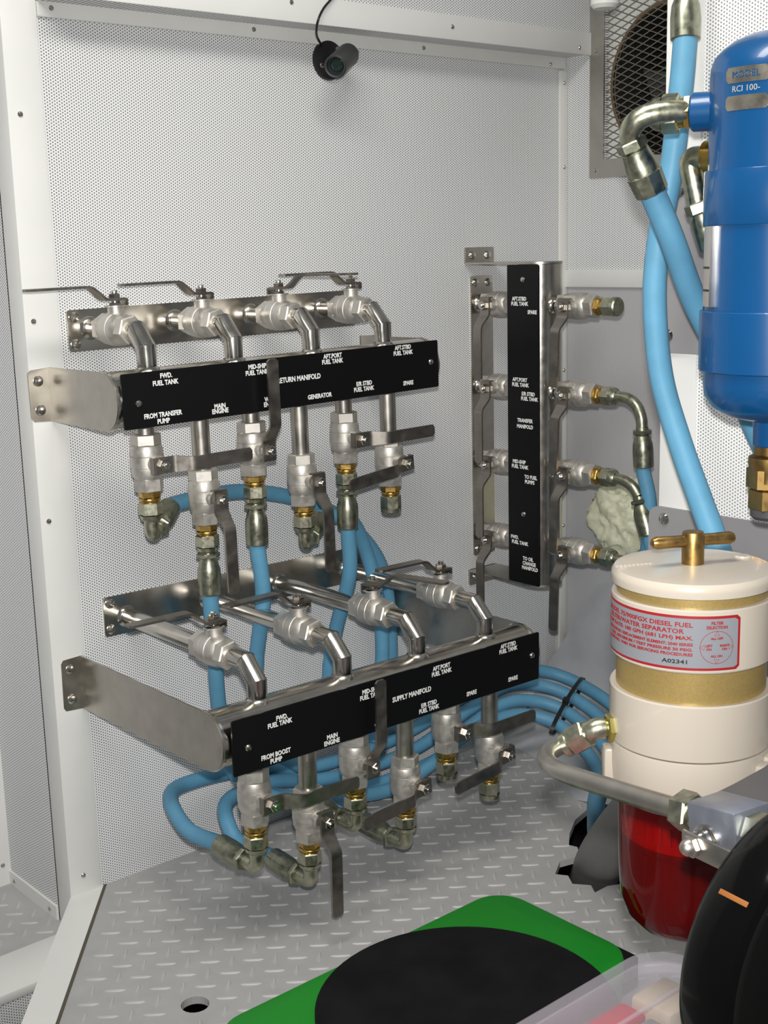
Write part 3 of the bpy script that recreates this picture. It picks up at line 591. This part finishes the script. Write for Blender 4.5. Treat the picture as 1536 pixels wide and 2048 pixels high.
# conduit and hose passing through the floor cut-out
one('grey_conduit', 'fat grey flexible conduit entering the ragged floor cut-out', 'conduit', MB().tube(spline([(0.78, -0.44, -0.16), (0.735, -0.485, -0.08), (0.682, -0.545, 0.0), (0.62, -0.625, 0.09), (0.565, -0.71, 0.18), (0.515, -0.80, 0.27), (0.51, -0.86, 0.35)], 8), 0.043, 28), mat('conduit_grey', (0.21, 0.205, 0.20), 0.5, noise_amt=0.06, noise_scale=20))
one('fuel_hose', 'blue hose going down through the floor cut-out behind the grey conduit', 'hose', MB().tube(spline([(0.839, -0.398, -0.10), (0.745, -0.485, 0.0), (0.66, -0.555, 0.09), (0.60, -0.61, 0.18), (0.57, -0.68, 0.27), (0.56, -0.74, 0.36)], 8), 0.0155, 16), HOSE, 'large filter hoses')
# foam blob on the side wall
fm = bmesh.new(); bmesh.ops.create_icosphere(fm, subdivisions=5, radius=1)
for v in fm.verts:
    p = v.co.copy(); d = 1+0.32*noise.noise(p*1.7+V((3, 1, 0)))+0.22*noise.noise(p*4.1)+0.10*noise.noise(p*9)
    v.co = V((1.195+p.x*0.045*d, -0.172+p.y*0.072*d, 0.492+p.z*0.083*d))
me = bpy.data.meshes.new('foam'); fm.to_mesh(me); fm.free(); me.shade_smooth()
o = put('foam_lump', me, FOAM, label='lumpy pale yellow expanding foam on the grey wall'); o['category'] = 'foam'

# ------------------------------------------------------------------ small surveillance camera
sc = thing('surveillance_camera', 'small black bullet camera on round base under the top trim', 'camera', (0.568, 0, 1.405))
bs = part('base', MB().lathe([(0, 0), (0.034, 0), (0.035, 0.003), (0.033, 0.008), (0.018, 0.014), (0, 0.015)], 32, frame((0.565, 0, 1.408), None, (0, -1, 0))), BLACK, sc)
for a in (0.9, 3.6, 5.6): screw(bs, (0.565+0.024*math.cos(a), -0.011, 1.408+0.024*math.sin(a)), (0, -1, 0), s=0.8)
part('swivel', MB().tube([(0.568, -0.012, 1.405), (0.572, -0.045, 1.398)], 0.008, 14), BLACK, sc)
ax = (V((0.484, -0.112, 1.375))-V((0.585, -0.040, 1.418))).normalized(); MC = frame(V((0.580, -0.0435, 1.4155)), None, ax)
part('barrel', MB().lathe([(0, -0.004), (0.012, -0.004), (0.0175, 0.002), (0.0195, 0.006), (0.0195, 0.100), (0.0175, 0.102), (0.0155, 0.101), (0.0145, 0.090), (0, 0.090)], 32, MC), mat('charcoal_plastic', (0.035, 0.035, 0.037), 0.45), sc)
part('lens', MB().lathe([(0.013, 0.090), (0.012, 0.093), (0.006, 0.095), (0, 0.0955)], 24, MC), mat('lens_glass', (0.004, 0.02, 0.016), 0.05, coat=1.0), sc)
part('mount_screw', MB().dome(0.004, 0.003, frame(V((0.580, -0.0435, 1.4155))+V((0.015, -0.0105, 0.006))+ax*0.012, None, (0.8, -0.5, 0.2))), SS, sc)
part('cable', MB().tube(spline([(0.548, -0.006, 1.432), (0.530, -0.025, 1.433), (0.493, -0.062, 1.439), (0.480, -0.083, 1.456), (0.494, -0.082, 1.478), (0.517, -0.080, 1.499), (0.546, -0.080, 1.53), (0.60, -0.08, 1.58)], 8), 0.0021, 8), BLACK, sc)

# ------------------------------------------------------------------ blue filter tank
TX, TY, TRD = 0.330, -1.085, 0.0800
tk = thing('fuel_purifier', 'blue cylindrical fuel purifier tank with foil label and brass drain valve', 'filter tank', (TX, TY, 0.80))
MT = T(TX, TY, 0)
prof = [(0, 1.298), (0.02, 1.2972), (0.040, 1.2935), (0.056, 1.287), (0.068, 1.2785), (0.0755, 1.270), (0.0792, 1.260), (TRD, 1.250), (TRD, 0.915), (0.0785, 0.902), (0.070, 0.888), (0.055, 0.878), (0.03, 0.872), (0, 0.871)]
body = part('tank_body', MB().lathe(prof[::-1], 56, MT), BLUE, tk)
part('clamp_band', MB().lathe([(TRD, 1.092), (TRD+0.0035, 1.092), (TRD+0.004, 1.093), (TRD+0.004, 1.150), (TRD+0.0035, 1.151), (TRD, 1.151)], 56, MT), BLUE, tk)
part('clamp_band', MB().lathe([(TRD, 0.930), (TRD+0.0045, 0.930), (TRD+0.0055, 0.931), (TRD+0.0055, 0.997), (TRD+0.0045, 0.998), (TRD, 0.998)], 56, MT), BLUE, tk)
for z0_, z1_ in ((0.94, 0.99), (1.10, 1.145)): part('bracket', MB().box((TX+0.06, TY-0.03, z0_), (EX-0.0115, TY+0.03, z1_)), BLUE, tk)
vd = -2.5776          # bearing the tank front faces
pd = V((-0.50, 0.86, 0)).normalized() # inlet boss direction
pd = (V((0.290, -1.000, 0))-V((TX, TY, 0))).normalized()
pb0 = V((TX, TY, 1.2175))
MB_ = frame(pb0, None, pd)
part('inlet_boss', MB().lathe([(0, 0.06), (0.0215, 0.06), (0.0215, 0.098), (0.020, 0.100), (0, 0.100)], 28, MB_), BLUE, tk)
part('brass_adapter', MB().hexa(0.034, 0.100, 0.1085, MB_).lathe([(0.0165, 0.1085), (0.0165, 0.114), (0.014, 0.114), (0.014, 0.122)], 24, MB_), BRASS, tk)
part('swivel_nut', MB().hexa(0.0385, 0.114, 0.134, MB_, 0.5).lathe([(0.019, 0.134), (0.0175, 0.142), (0.0135, 0.147)], 20, MB_), ZINC, tk)
# second port round the back-left
pd2 = V((math.cos(vd-2.02), math.sin(vd-2.02), 0)); c2 = V((TX, TY, 1.170)); M2 = frame(c2, None, pd2)
part('rear_boss', MB().cyl(0.0185, 0.06, 0.094, 24, M2, ch=0.001), BRASS, tk)
p2 = c2+pd2*0.094
part('rear_elbow', MB().tube(corner([p2, p2+pd2*0.022, p2+pd2*0.024+V((0.010, -0.012, -0.060))], 0.020, 8), 0.0128, 18), ZINC, tk)
q2 = p2+pd2*0.024+V((0.008, -0.010, -0.050))
part('rear_ferrule', MB().hexa(0.029, 0, 0.014, frame(q2, None, (0.25, -0.25, -1))).lathe([(0.014, 0.014), (0.0155, 0.02), (0.016, 0.055), (0.013, 0.058), (0, 0.058)], 12, frame(q2, None, (0.25, -0.25, -1))), ZINCD, tk)
part('outlet_stub', MB().cyl(0.0225, 0.842, 0.880, 28, MT, ch=0.001), BLUE, tk)
MDV = T(TX, TY, 0)
dv = part('drain_valve', MB().cyl(0.0205, 0.832, 0.842, 24, MDV).lathe([(0.0205, 0.832), (0.0265, 0.829), (0.027, 0.822), (0.0255, 0.816), (0.0255, 0.800)], 28, MDV).hexa(0.049, 0.792, 0.817, MDV).hexa(0.044, 0.767, 0.792, MDV, 0.2), BRONZE, tk)
part('drain_plug', MB().lathe([(0, 0.756), (0.019, 0.756), (0.0225, 0.760), (0.0225, 0.768), (0, 0.768)], 24, MDV), DGREY, dv)
def wrap(me, cx, cy, r, a0):
    """bend a flat mesh (x right, y up, z out) round a vertical cylinder; a0 = bearing of x = 0"""
    for v in me.vertices:
        a = a0+v.co.x/r; rr = r+v.co.z; v.co = V((cx+rr*math.cos(a), cy+rr*math.sin(a), v.co.y))
    return me
def patch(cx, cy, r, a0, s0, s1, z0, z1, lift, n=24, rad=0.0):
    b = MB(); vs = []; fs = []
    for i in range(n+1):
        s = s0+(s1-s0)*i/n; dz = 0.0
        for edge in (s-s0, s1-s):
            if rad and edge < rad: dz = max(dz, rad-math.sqrt(max(0, rad*rad-(rad-edge)**2)))
        a = a0+s/r
        for rr in (r-0.0002, r+lift):
            vs += [(cx+rr*math.cos(a), cy+rr*math.sin(a), z0+dz), (cx+rr*math.cos(a), cy+rr*math.sin(a), z1-dz)]
    for i in range(n):
        o = i*4
        for k, l in ((0, 1), (1, 3), (3, 2), (2, 0)): fs.append([o+k, o+l, o+4+l, o+4+k])
    fs += [[0, 1, 3, 2], [n*4, n*4+2, n*4+3, n*4+1]]
    return b.add(vs, fs)
lc = vd-0.50*1+0.0
# label faces slightly left of the frame edge; bearings increase counter-clockwise (to the left seen from the front is negative s)
LA = vd-0.52
for z0, z1 in ((1.2385, 1.2545), (1.2105, 1.2255)): part('foil_label', patch(TX, TY, TRD, LA, -0.026, 0.026, z0, z1, 0.0006, 16, 0.004), FOIL, tk, smooth=40)
put('lettering', wrap(text_mesh('MODEL', 0.0072, xs=1.0), TX, TY, TRD+0.0008, LA), BLUE, tk)
tm = text_mesh('RCI 100-', 0.0062, xs=1.05)
put('lettering', wrap(tm, TX, TY, TRD+0.0004, LA), mat('tan_print', (0.45, 0.42, 0.38), 0.5), tk)
for ob in [c for c in tk.children if c.name.startswith('lettering')]:
    zz = 1.2465 if ob.data.materials[0] == BLUE else 1.232
    for v in ob.data.vertices: v.co.z += zz
sg = part('sight_gauge', patch(TX, TY, TRD, vd-1.16, -0.011, 0.011, 1.003, 1.091, 0.004, 8), mat('sight_glass', (0.33, 0.31, 0.29), 0.25), tk, smooth=40)
part('gauge_rail', patch(TX, TY, TRD, vd-1.16, 0.011, 0.0135, 1.003, 1.091, 0.006, 2), SS, sg)
for z in (1.045, 1.020): part('gauge_mark', patch(TX, TY, TRD+0.004, vd-1.16, -0.011, 0.011, z, z+0.0022, 0.0004, 6), BLACK, sg)

# ------------------------------------------------------------------ cream fuel filter / water separator
FX, FY = 0.020, -1.200
MFc = T(FX, FY, 0)
ff = thing('fuel_filter', 'cream and gold fuel filter with T handle, red label and red bowl', 'fuel filter', (FX, FY, 0.43))
lid = part('lid', MB().lathe([(0, 0.778), (0.060, 0.7772), (0.073, 0.7755), (0.0755, 0.772), (0.076, 0.768), (0.0755, 0.7625), (0.0715, 0.761), (0, 0.761)][::-1], 64, MFc), CREAM, ff)
part('lid_bolt', MB().lathe([(0.0105, 0.777), (0.0105, 0.806), (0.0095, 0.8085), (0, 0.809)], 24, MFc), BRONZE, lid)
td = Matrix.Rotation(math.radians(12), 3, 'Z') @ V((0.7538, -0.6571, 0))
b = MB(); pc = V((FX, FY, 0.800))
b.tube([pc-td*0.0425, pc-td*0.041, pc-td*0.037, pc-td*0.02, pc, pc+td*0.02, pc+td*0.037, pc+td*0.041, pc+td*0.0425], [0.002, 0.0045, 0.0062, 0.0058, 0.0058, 0.0058, 0.0062, 0.0045, 0.002], 16)
part('t_handle', b, BRONZE, lid)
vb = -2.5218
for da, rr, sz in ((-2.45, 0.058, 0.008), ): 
    part('lid_boss', MB().lathe([(sz, 0), (sz, 0.001), (sz*0.8, 0.0022), (0, 0.0024)], 20, T(FX+rr*math.cos(vb+2.2), FY+rr*math.sin(vb+2.2), 0.7768)), CREAM, lid)
b = MB(); a = vb-0.9
for k in range(9):
    p = V((FX, FY, 0))+V((math.cos(vb-1.35), math.sin(vb-1.35), 0))*0.055+td*((k-4)*0.0042)
    b.box((-0.0013, -0.001, 0.7760), (0.0013, 0.001, 0.7784), T(p.x, p.y, 0))
part('cast_marks', b, CREAM, lid)
part('gold_body', MB().lathe([(0.0705, 0.64), (0.0705, 0.7615), (0.06, 0.7615)], 64, MFc), GOLD, ff)
part('label_band', MB().lathe([(0.070, 0.693), (0.0745, 0.693), (0.0755, 0.6945), (0.0755, 0.751), (0.0745, 0.7525), (0.070, 0.7525)], 64, MFc), CREAM, ff)
part('lower_body', MB().lathe([(0.070, 0.6615), (0.0755, 0.662), (0.0765, 0.6605), (0.0765, 0.6085), (0.0755, 0.6075), (0.0745, 0.6075)][::-1], 64, MFc), CREAM, ff)
hdp = MB().lathe([(0.0745, 0.6068), (0.0765, 0.6068), (0.077, 0.605), (0.077, 0.585), (0.076, 0.570), (0.073, 0.556), (0.070, 0.550), (0.064, 0.549), (0.062, 0.600)], 64, MFc)
for da, l in ((-1.33, 0.072), (1.05, 0.075), (2.6, 0.075)):
    aa = vb+da; hdp.box((-0.010, -0.010, 0.560), (0.012, 0.010, 0.598), frame((FX+l*math.cos(aa), FY+l*math.sin(aa), 0), (math.cos(aa), math.sin(aa), 0), (0, 0, 1)), bev=0.004)
hdp.box((0.055, -0.018, 0.57), (0.115, 0.018, 0.602), frame((FX, FY, 0), (math.cos(vb+1.35), math.sin(vb+1.35), 0), (0, 0, 1)), bev=0.003)
part('filter_head', hdp, CREAM, ff)
aa = vb-1.33; screw(ff, (FX+0.075*math.cos(aa), FY+0.075*math.sin(aa), 0.560), (0, 0, -1), True, 'bolt')
part('rear_bracket', MB().box((FX+0.05, FY-0.03, 0.565), (EX-0.0115, FY+0.03, 0.60)), GREYP, ff)
RB = mat('red_clear_bowl', (0.72, 0.010, 0.006), 0.06, trans=0.95, ior=1.33)
bowl = part('bowl', MB().lathe([(0.0675, 0.549), (0.0662, 0.478), (0.0655, 0.460), (0.064, 0.441), (0.058, 0.423), (0.047, 0.411), (0.030, 0.404), (0, 0.402)][::-1], 56, MFc), RB, ff, label='transparent red bowl')
part('fuel', MB().lathe([(0, 0.408), (0.030, 0.410), (0.045, 0.416), (0.055, 0.426), (0.061, 0.443), (0.0635, 0.460), (0.064, 0.500), (0.060, 0.504), (0, 0.504)], 48, MFc), mat('red_fuel', (0.07, 0.002, 0.001), 0.15), bowl)
tb_ = MB().lathe([(0.0665, 0.549), (0.060, 0.535), (0.050, 0.530), (0.050, 0.50), (0, 0.50)], 48, MFc)
for k in range(36):
    a = 2*math.pi*k/36; tb_.box((-0.0015, -0.0009, 0.513), (0.0015, 0.0009, 0.530), frame((FX+0.0515*math.cos(a), FY+0.0515*math.sin(a), 0), (math.cos(a), math.sin(a), 0), (0, 0, 1)))
part('turbine', tb_, mat('red_turbine', (0.42, 0.012, 0.006), 0.4), bowl)
# label: s measured to the image right is increasing bearing
LR = 0.0755
def S_(px): return LR*math.asin(max(-1, min(1, px/0.0755)))
s_r = 0.0455
lab = part('label', patch(FX, FY, LR, vb, -0.150, s_r, 0.6965, 0.7475, 0.0003, 60, 0.003), RED, ff, label='silver label with red border and red print', smooth=40)
part('label_face', patch(FX, FY, LR, vb, -0.148, s_r-0.0025, 0.699, 0.745, 0.0006, 60, 0.002), SILVER, lab, smooth=40)
def ltxt(s, size, xr, z, m=RED, align='RIGHT', xs=1.0):
    me = text_mesh(s, size, 0.00012, align, xs, 0.00012)
    for v in me.vertices: v.co.x += xr; v.co.y += z
    return put('lettering', wrap(me, FX, FY, LR+0.0008, vb), m, lab)
zt = 0.7475
ltxt('MODEL 75/900FGX DIESEL FUEL', 0.0041, 0.0015, zt-0.0085, xs=1.28)
ltxt('FILTER/WATER SEPARATOR', 0.0041, -0.0065, zt-0.0147, xs=1.28)
ltxt('FLOW RATE: 180 GPH (681 LPH) MAX.', 0.0034, 0.0018, zt-0.0207, xs=1.36)
ltxt('APPLICATION / REPLACEMENT ELEMENT: 2040 SERIES', 0.0026, 0.0018, zt-0.0268, xs=1.2)
ltxt('FUEL, MAXIMUM / TEST PRESSURE 30 PSIG.', 0.0026, 0.0018, zt-0.0316, xs=1.42)
ltxt('BULLETIN NO. 19481 FOR SERVICING PROCEDURES', 0.0026, 0.0018, zt-0.0362, xs=1.28)
ltxt('A02341', 0.0036, -0.0015, zt-0.0432, INK, xs=1.5)
cs = 0.0232
ltxt('FILTER', 0.0027, cs, zt-0.0065, align='CENTER'); ltxt('SELECTION', 0.0027, cs, zt-0.0105, align='CENTER')
zc = zt-0.0290
ltxt('ALL OFF', 0.0021, cs, zc+0.0082, align='CENTER'); ltxt('ALL ON', 0.0021, cs, zc-0.0082, align='CENTER')
for s, dz in (('LEFT', 0.0015), ('ON', -0.0018)): ltxt(s, 0.0021, cs-0.0072, zc+dz, align='CENTER')
for s, dz in (('RIGHT', 0.0015), ('ON', -0.0018)): ltxt(s, 0.0021, cs+0.0072, zc+dz, align='CENTER')
def ring_mesh(cx, cz, r, n=40, wdt=0.00022, ph=0.0):
    b = MB(); vs = []; fs = []
    for k in range(n):
        a = 2*math.pi*k/n+ph
        for rr in (r-wdt, r+wdt): vs.append((cx+rr*math.cos(a), cz+rr*math.sin(a), 0.0001))
    for k in range(n): fs.append([2*k, 2*k+1, 2*((k+1) % n)+1, 2*((k+1) % n)])
    return b.add(vs, fs).mesh('dial', 0)
put('dial_ring', wrap(ring_mesh(cs, zc, 0.0152), FX, FY, LR+0.0008, vb), RED, lab)
for dx, dz, ph in ((0, 0.0125, 90), (0, -0.0125, 270), (-0.0128, 0, 180), (0.0128, 0, 0)):
    put('dial_arrow', wrap(ring_mesh(cs+dx, zc+dz, 0.0026, 3, 0.0003, math.radians(ph)), FX, FY, LR+0.0008, vb), RED, lab)
# inlet fitting, steel tube and selector valve block
p0 = V((FX+0.070*math.cos(vb-1.25), FY+0.070*math.sin(vb-1.25), 0.618)); dirn = V((math.cos(vb-1.25), math.sin(vb-1.25), 0))
pa = p0+dirn*0.022; pe = V((-0.068, -1.119, 0.597))
part('inlet_adapter', MB().hexa(0.024, -0.004, 0.012, frame(p0, None, dirn)).cyl(0.009, 0.01, 0.024, 18, frame(p0, None, dirn)), mat('yellow_zinc', (0.55, 0.48, 0.16), 0.28, 1.0), ff)
d2 = (pe-pa).normalized()
part('inlet_elbow', MB().tube(corner([p0+dirn*0.014, pa, pa+d2*0.02], 0.012, 5), 0.0105, 18).hexa(0.026, 0.010, 0.030, frame(pa, None, d2)).cyl(0.0125, 0.030, 0.038, 20, frame(pa, None, d2), ch=0.001), ZINC, ff)
pp = [pa+d2*0.034, pe+V((-0.006, 0.004, -0.001)), (-0.100, -1.124, 0.598), (-0.125, -1.149, 0.603), (-0.145, -1.19, 0.611), (-0.158, -1.264, 0.621), (-0.173, -1.338, 0.633)]
part('steel_tube', MB().tube(spline(pp, 8), 0.0088, 20), SSB, ff)
dn = V((-0.013, -0.074, 0.012)).normalized(); Mn = frame((-0.1715, -1.330, 0.6318), None, dn)
part('tube_nut', MB().hexa(0.029, 0, 0.018, Mn, 0.25).cyl(0.0125, 0.018, 0.026, 20, Mn), ZINC, ff)
Mb = frame((-0.1765, -1.357, 0.636), (0, 0, 1), dn)
blk = part('valve_block', MB().box((-0.022, -0.020, 0.0), (0.017, 0.018, 0.050), Mb, bev=0.002), ALU, ff)
c0 = Mb @ V((-0.010, 0.018, 0.020)); nf = (Mb.to_3x3() @ V((0, 1, 0)))
if nf.x > 0: nf = -nf; c0 = Mb @ V((-0.010, -0.020, 0.020))
part('stem_washer', MB().lathe([(0.013, 0), (0.013, 0.003), (0.0105, 0.004), (0.0105, 0.008), (0.009, 0.012), (0, 0.012)], 24, frame(c0, None, nf)), SS, blk)
hv = Mb.to_3x3() @ V((-0.12, 0, 1)); hv.normalize()
lv = MB().box((-0.012, -0.009, 0.012), (0.065, 0.009, 0.0155), frame(c0, hv, nf), bev=0.001).hexa(0.015, 0.0155, 0.020, frame(c0, hv, nf)).dome(0.0068, 0.007, frame(c0+nf*0.020, hv, nf))
part('block_lever', lv, SSB, blk)
part('support_arm', MB().prism([(-0.172, -1.352), (-0.130, -1.352), (-0.085, -1.350), (0.10, -1.32), (0.10, -1.40), (-0.10, -1.44), (-0.165, -1.415)], 0.635, 0.648).box((0.06, -1.40, 0.60), (EX-0.0115, -1.33, 0.646)), DGREY, ff)
part('side_fitting', MB().hexa(0.026, 0, 0.02, frame(Mb @ V((0, 0, 0.050)), None, dn)).cyl(0.009, 0.02, 0.05, 18, frame(Mb @ V((0, 0, 0.050)), None, dn)), ZINC, blk)

# ------------------------------------------------------------------ foreground things
st = thing('step_stool', 'bright green rounded stool with round black pad on the floor', 'stool', (0.065, -0.835, 0))
part('tray', MB().prism(rrect(-0.30, -0.835, 0.428, -0.612, 0.012, 3), 0.002, 0.045), RUBBER, st, label='black rubber tray')
sb = MB(); lay = []
for z, g in ((0.0, 0.004), (0.112, 0.0), (0.118, 0.0015), (0.12, 0.005)): lay.append((z, rrect(-0.20+g, -0.905+g, 0.332-g, -0.640-g, 0.050, 8)))
n = len(lay[0][1]); vs = [(x, y, z) for z, l in lay for x, y in l]
sb.add(vs, [[j*n+i, j*n+(i+1) % n, (j+1)*n+(i+1) % n, (j+1)*n+i] for j in range(3) for i in range(n)]+[[3*n+i for i in range(n)], list(range(n))[::-1]])
part('green_top', sb, GREEN, st)
part('round_pad', MB().lathe([(0, 0.12), (0.192, 0.12), (0.194, 0.122), (0.194, 0.127), (0.191, 0.1295), (0, 0.1295)], 72, T(0.067, -0.837, 0)), RUBBER, st)

CLEAR = mat('clear_plastic', (0.86, 0.82, 0.90), 0.2, trans=0.4, ior=1.12, alpha=0.30)
bx = thing('storage_bin', 'translucent plastic storage bin with red and beige packages inside', 'storage bin', (-0.16, -1.31, 0))
def shell(x0, y0, x1, y1, z0, z1, t, r):
    b = MB(); L = [(z0, rrect(x0+0.012, y0+0.012, x1-0.012, y1-0.012, r, 5)), (z1, rrect(x0, y0, x1, y1, r, 5)), (z1, rrect(x0+t, y0+t, x1-t, y1-t, r-t, 5)), (z0+t, rrect(x0+0.012+t, y0+0.012+t, x1-0.012-t, y1-0.012-t, r-t, 5))]
    n = len(L[0][1]); vs = [(x, y, z) for z, l in L for x, y in l]
    b.add(vs, [[j*n+i, j*n+(i+1) % n, (j+1)*n+(i+1) % n, (j+1)*n+i] for j in range(3) for i in range(n)]+[list(range(n))[::-1], [3*n+i for i in range(n)]])
    return b
part('tub', shell(-0.44, -1.50, 0.042, -1.152, 0.0, 0.346, 0.003, 0.045), CLEAR, bx)
ld = MB(); L = []
for z, g in ((0.336, -0.003), (0.349, -0.005), (0.353, 0.0), (0.354, 0.016), (0.349, 0.022), (0.349, 0.03)): L.append((z, rrect(-0.445+g, -1.505+g, 0.047-g, -1.147-g, 0.05, 8)))
n = len(L[0][1]); ld.add([(x, y, z) for z, l in L for x, y in l], [[j*n+i, j*n+(i+1) % n, (j+1)*n+(i+1) % n, (j+1)*n+i] for j in range(5) for i in range(n)]+[[5*n+i for i in range(n)]])
lid_ = part('lid', ld, CLEAR, bx)
for k in range(4): part('lid_rib', MB().box((-0.38, -1.215-0.06*k, 0.349), (0.02, -1.210-0.06*k, 0.352), bev=0.001), CLEAR, lid_)
PINK = mat('red_package', (0.55, 0.04, 0.06), 0.5); BEIGE = mat('beige_card', (0.60, 0.50, 0.38), 0.6)
pk = [('red_package', 'red package along the far side inside the translucent bin', (-0.40, -1.203, 0.004, -0.042, -1.172, 0.334), PINK), ('red_package', 'red package at the near side inside the translucent bin', (-0.40, -1.33, 0.004, -0.092, -1.207, 0.330), PINK),
      ('grey_package', 'grey package between red packages inside the translucent bin', (-0.087, -1.25, 0.004, -0.043, -1.207, 0.334), GREYP), ('card_box', 'beige cardboard box inside the right end of the bin', (-0.037, -1.227, 0.004, 0.018, -1.178, 0.340), BEIGE)]
for nm, lb, q, m in pk: one(nm, lb, 'package', MB().box(q[:3], q[3:], bev=0.004), m)

# black drum-shaped engine part at the right edge
dc = V((-0.2905, -1.5516, 0.6296)); axd = V((-0.2031, -0.9779, 0.0499)).normalized()
eg = thing('engine_pulley_guard', 'glossy black rounded drum at the lower right edge with orange marks', 'engine part', (dc.x, dc.y, 0))
MD = frame(dc, None, axd)
part('drum', MB().lathe([(0, -0.045), (0.100, -0.045), (0.108, -0.042), (0.1115, -0.036), (0.1125, -0.02), (0.1125, -0.006), (0.111, -0.001), (0.106, 0.001), (0.098, -0.001), (0.06, -0.003), (0, -0.003)], 96, MD), GLOSSBLK, eg)
part('pedestal', MB().box((-0.03, -0.012, 0.0), (0.03, 0.012, dc.z-0.05), T(dc.x-0.030*axd.x, dc.y-0.030*axd.y, 0)), GLOSSBLK, eg)
# two short, slightly raised orange strips on the drum band and face
def on_drum(a0, a1, r0, z0, wdt, n=10):
    b = MB(); vs = []; fs = []
    for i in range(n+1):
        a = a0+(a1-a0)*i/n
        for zz in (z0-wdt, z0+wdt): vs.append((r0*math.cos(a), r0*math.sin(a), zz))
    for i in range(n): fs.append([2*i, 2*i+1, 2*i+3, 2*i+2])
    return b.add(vs, fs, MD)
part('orange_mark', MB().box((0.1115, -0.0017, -0.029), (0.1129, 0.0017, -0.006), MD @ Matrix.Rotation(2.446, 4, 'Z'), bev=0.0004), ORANGE, eg, label='short orange strip')
part('orange_mark', MB().box((0.084, -0.0017, -0.0022), (0.100, 0.0017, 0.0006), MD @ Matrix.Rotation(2.42, 4, 'Z'), bev=0.0004), ORANGE, eg, label='short orange strip')
